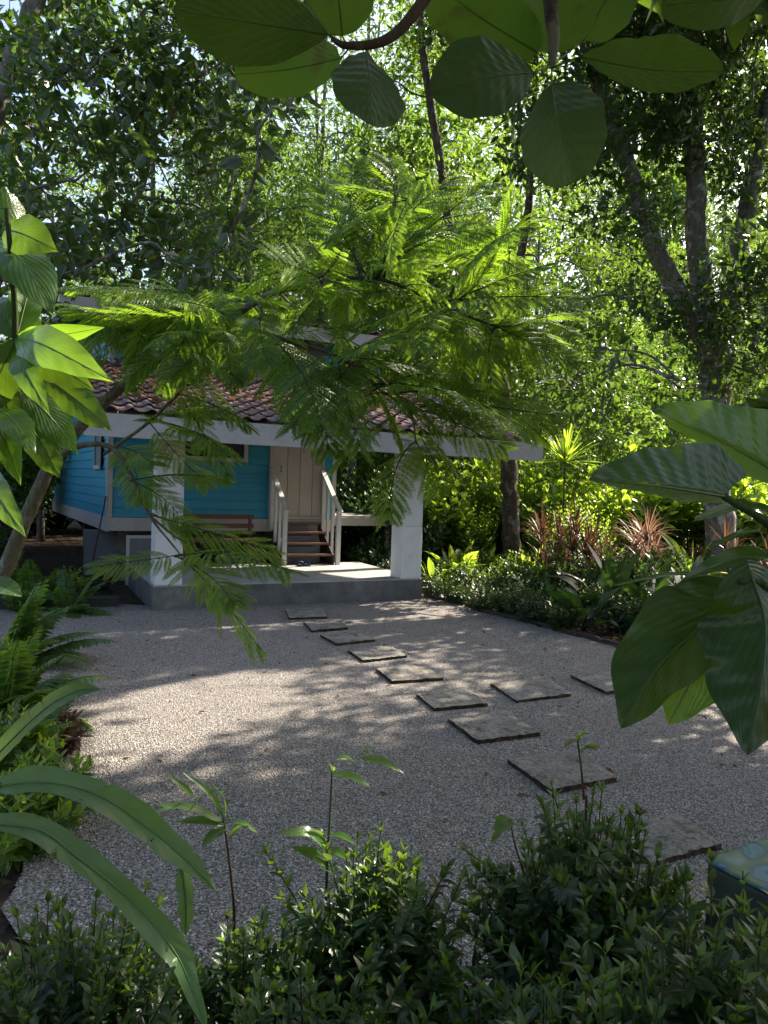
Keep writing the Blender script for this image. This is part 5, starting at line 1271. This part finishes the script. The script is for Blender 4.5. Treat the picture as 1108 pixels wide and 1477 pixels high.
# unseen crown, added to shade hedge, leaves and post, with limbs to carry it
cm = MB(); gr_ = np.random.default_rng(44)
q0 = np.stack([gr_.uniform(-2.4, 2.6, 1700), gr_.uniform(.4, 4.6, 1700)], 1); hh = np.full(1700, 9.0)
for h_ in np.arange(9.0, 2.2, -.2):
    q = q0 + SH * h_
    hh = np.where((q[:, 0] > .60 * q[:, 1] + .5) | (h_ > 2.4 + .70 * q[:, 1]), h_, hh)
hh = hh + gr_.uniform(0, 1.0, 1700)
P = np.c_[q0 + SH * hh[:, None], hh]; P = P[hh < 6.5]
Pr = np.array([at(x, y, 1.3) for x, y in zip(gr_.uniform(230, 1060, 150), gr_.uniform(-60, 270, 150))]) + SUN * gr_.uniform(1.5, 3.0, (150, 1))  # sprays added towards the sun to shade the round leaves
Pb = np.stack([gr_.uniform(-4.5, 4.5, 650), gr_.uniform(-5, 1.0, 650), np.zeros(650)], 1); Pb[:, 2] = 4.6 - .12 * Pb[:, 0] ** 2 * .5 - .05 * Pb[:, 1] ** 2 + gr_.uniform(-.4, .8, 650)  # sprays added above and behind the camera to darken the foreground
Pb = Pb[Pb[:, 2] > 1.8]
Pp = atz(1075, 1250, .84) + SUN * gr_.uniform(1.6, 3.6, (70, 1)) + gr_.normal(size=(70, 3)) * .16  # sprays added to shade the post top
P = np.r_[P, Pr, Pb]; P = np.r_[P[sun_keep(P, gr_)], Pp]
vv = P - CAM; dep = vv @ CF; fx = np.abs(vv @ CR) / np.maximum(dep, .01); fy = (vv @ CU) / np.maximum(dep, .01)
P = P[(dep < .0) | (fx > .516 + .55 / np.maximum(dep, .3)) | (fy > .69 + .55 / np.maximum(dep, .3))]
w = gr_.integers(0, 3, len(P))
for q in range(3):
    m = w == q; d = gr_.normal(size=(m.sum(), 3)) * [1, 1, .3]
    cm.inst(BIGS[q], P[m] - O, d, nzr(gr_.normal(size=(m.sum(), 3)) * .3 + [0, 0, 1]), 1.0, gr_.uniform(size=m.sum()))
cm.build('crown', M['round'], rt)  # added shading foliage, kept out of view
s = MB()
for (x, y) in ((3.2, 1.8), (4.2, 3.6), (4.4, 5.0), (5.2, 4.2), (2.6, 3.0)):
    s.tube(bez([np.array([2.0, 1.0, 3.1]) - O, np.array([(2 + x) / 2, (1 + y) / 2, 3.4 + .1 * y]) - O, np.array([x, y, 3.6 + .25 * y]) - O], 12), np.linspace(.05, .012, 12), 7)
s.build('limb', M['bark_dark'], rt)

# paddle leaved plant in the lower left corner
O = at(-260, 1560, 1.6) * [1, 1, 0]
hl = empty('paddle_leaf_plant', 'heliconia with long arching paddle leaves in the lower left corner', 'plant', tuple(O))
s = MB(); s.tube(bez([(0, 0, 0), at(-250, 1420, 1.6) - O, at(-180, 1230, 1.6) - O, at(-90, 1150, 1.6) - O, at(0, 1133, 1.6) - O], 18), np.linspace(.02, .008, 18), 8); s.build('leaf_stalk', M['stem'], hl)
s = MB(); s.tube(bez([(0.02, .05, 0), at(-240, 1400, 1.55) - O, at(-160, 1240, 1.5) - O, at(-40, 1190, 1.5) - O], 16), np.linspace(.018, .008, 16), 8); s.build('leaf_stalk', M['stem'], hl)
def paddle(pts, wpx, nrm, seed, rnd, wave=.085, fold=.3):
    P = [at(*p) for p in pts]; Y = np.mean([p[2] for p in pts]); mb = MB()
    Q = blade(mb, [p - O for p in P], wpx * Y / FPX, np.array(nrm), P_PADDLE, 8, fold, wave, seed, rnd, 150, tears=3)
    mb.tube(Q[:-1], np.linspace(.0035, .001, len(Q) - 1), 6, rnd, 1); mb.build('leaf', [M['paddle'], M['rib']], hl)
paddle([(-30, 1138, 1.6), (60, 1128, 1.6), (140, 1146, 1.58), (215, 1195, 1.56), (268, 1240, 1.54), (312, 1285, 1.5)], 42, [nz(up_ + [.15, -.55, 0]), nz(up_ * .7 + [.25, -.8, 0]), nz(up_ * .5 + [.5, -.8, 0])], 901, .8)
paddle([(-60, 1188, 1.5), (50, 1195, 1.5), (110, 1235, 1.48), (190, 1300, 1.46), (250, 1370, 1.44), (278, 1430, 1.42), (300, 1490, 1.40)], 38, [nz(up_ + [.1, -.5, 0]), nz(up_ * .5 + [.5, -.8, 0]), nz(up_ * .3 + [.6, -.8, 0])], 902, .5, .10)
paddle([(262, 1248, 1.56), (268, 1300, 1.55), (268, 1350, 1.54)], 22, nz([.3, -1, .2]), 903, .7)
paddle([(-60, 1150, 2.3), (0, 1085, 2.3), (45, 1040, 2.3), (80, 1012, 2.3), (118, 995, 2.3), (146, 995, 2.3)], 28, nz([-.2, -.9, .5]), 904, .1, .03)
paddle([(-40, 845, 2.4), (0, 845, 2.4), (32, 860, 2.4)], 30, nz([.1, -.6, .8]), 905, .3, .03)

# thin saplings standing up out of the hedge
def sapling(name, label, stem, leaves, mat, stemmat='stem', r=.005, seed=0, prof=P_LANCE):
    O = at(*stem[0]) * [1, 1, 0]
    t = empty(name, label, 'sapling', tuple(O)); s = MB()
    s.tube(bez([np.zeros(3)] + [at(*p) - O for p in stem], 20), np.linspace(r * 1.4, r * .6, 20), 7); s.build('stem', M[stemmat], t)
    for i, (b, tp, w) in enumerate(leaves):
        Y = stem[-1][2]
        leaf_obj(t, O, (*b, Y), (*tp, Y - .06), w, prof, mat, nz(up_ * .8 + nz(CAM - at(*b, Y)) * .5 + np.random.default_rng(seed + i).normal(size=3) * .2), .12, seed + i, .25, .03, .7, 4, 16, sr=.0016)
sapling('thin_sapling', 'thin straight green sapling with drooping leaves rising before the gravel', [(470, 1320, 2.3), (472, 1250, 2.3), (476, 1180, 2.3), (479, 1112, 2.3)],
        [((479, 1116), (538, 1138), 14), ((479, 1112), (474, 1104), 10), ((520, 1092), (583, 1116), 14), ((512, 1100), (484, 1096), 14), ((522, 1086), (538, 1080), 8), ((472, 1236), (436, 1196), 18), ((473, 1225), (508, 1244), 14), ((472, 1250), (420, 1222), 20), ((474, 1215), (400, 1202), 22), ((473, 1205), (512, 1218), 16)], 'broad', 'stem', .0045, 1000)
sapling('young_sapling', 'young sapling with layered dark green leaves right of the arching leaf tip', [(338, 1330, 2.35), (334, 1270, 2.35), (328, 1220, 2.35), (322, 1180, 2.35)],
        [((326, 1190), (222, 1160), 15), ((326, 1186), (372, 1202), 13), ((324, 1182), (262, 1112), 12), ((324, 1180), (305, 1130), 11), ((326, 1195), (290, 1222), 18), ((326, 1190), (250, 1186), 13), ((330, 1210), (365, 1190), 11), ((280, 1150), (240, 1118), 9), ((280, 1160), (330, 1140), 10), ((270, 1165), (215, 1178), 10)], 'fern', 'redstem', .0045, 1050)
sapling('red_shoot', 'thin red brown shoot with few curled leaves above the rounded hedge bush', [(845, 1190, 2.2), (842, 1150, 2.2), (838, 1105, 2.2), (833, 1068, 2.2)],
        [((834, 1068), (812, 1080), 10), ((834, 1067), (852, 1058), 9), ((837, 1082), (862, 1082), 14), ((838, 1086), (868, 1076), 12), ((836, 1070), (828, 1060), 8)], 'shrub', 'redstem', .004, 1100)
sapling('bare_shoot', 'thin bent shoot with one grey green hanging leaf left of the rounded hedge bush', [(770, 1300, 2.15), (756, 1260, 2.15), (742, 1215, 2.15), (736, 1180, 2.15)],
        [((736, 1180), (714, 1204), 26), ((722, 1200), (708, 1218), 10)], 'shrub', 'redstem', .0035, 1150)

# fallen leaves on the gravel and bed
s = MB(); n = 1100; gq = np.random.default_rng(63); T = leaf6(.45, .35, .3)
x = gq.uniform(-4, 5, n); y = gq.uniform(2.6, 11.5, n); P = np.stack([x, y, gq.uniform(.006, .014, n)], 1)
inside = inpoly(P[:, :2], [tuple(map(float, p)) for p in gpoly])
nearedge = gq.uniform(size=n) < .30
P = P[inside & nearedge]
s.inst(T, P, rdirs(len(P), gq) * [1, 1, .1], rdirs(len(P), gq) * .25 + [0, 0, 1], gq.uniform(.03, .07, len(P)), gq.uniform(size=len(P)))
Pe = np.array([gravel_edge[0] + (gravel_edge[-1] - gravel_edge[0]) * 0]).repeat(1, 0)
E_ = bez([np.array([p[0], p[1], .012]) for p in gravel_edge], 400); k = gq.integers(0, 400, 900); Q = E_[k] + np.abs(gq.normal(size=(900, 1))) * np.array([[.25, .45, 0]]) - np.array([.02, .05, 0])
Q[:, 2] = .0 + gq.uniform(0, .03, 900)
s.inst(T, Q, rdirs(900, gq) * [1, 1, .2], rdirs(900, gq) * .4 + [0, 0, 1], gq.uniform(.04, .09, 900), gq.uniform(size=900))
kind(s.build('fallen_leaves', M['litter']), 'stuff', 'small dry brown leaves scattered on gravel and bed', 'fallen leaves')
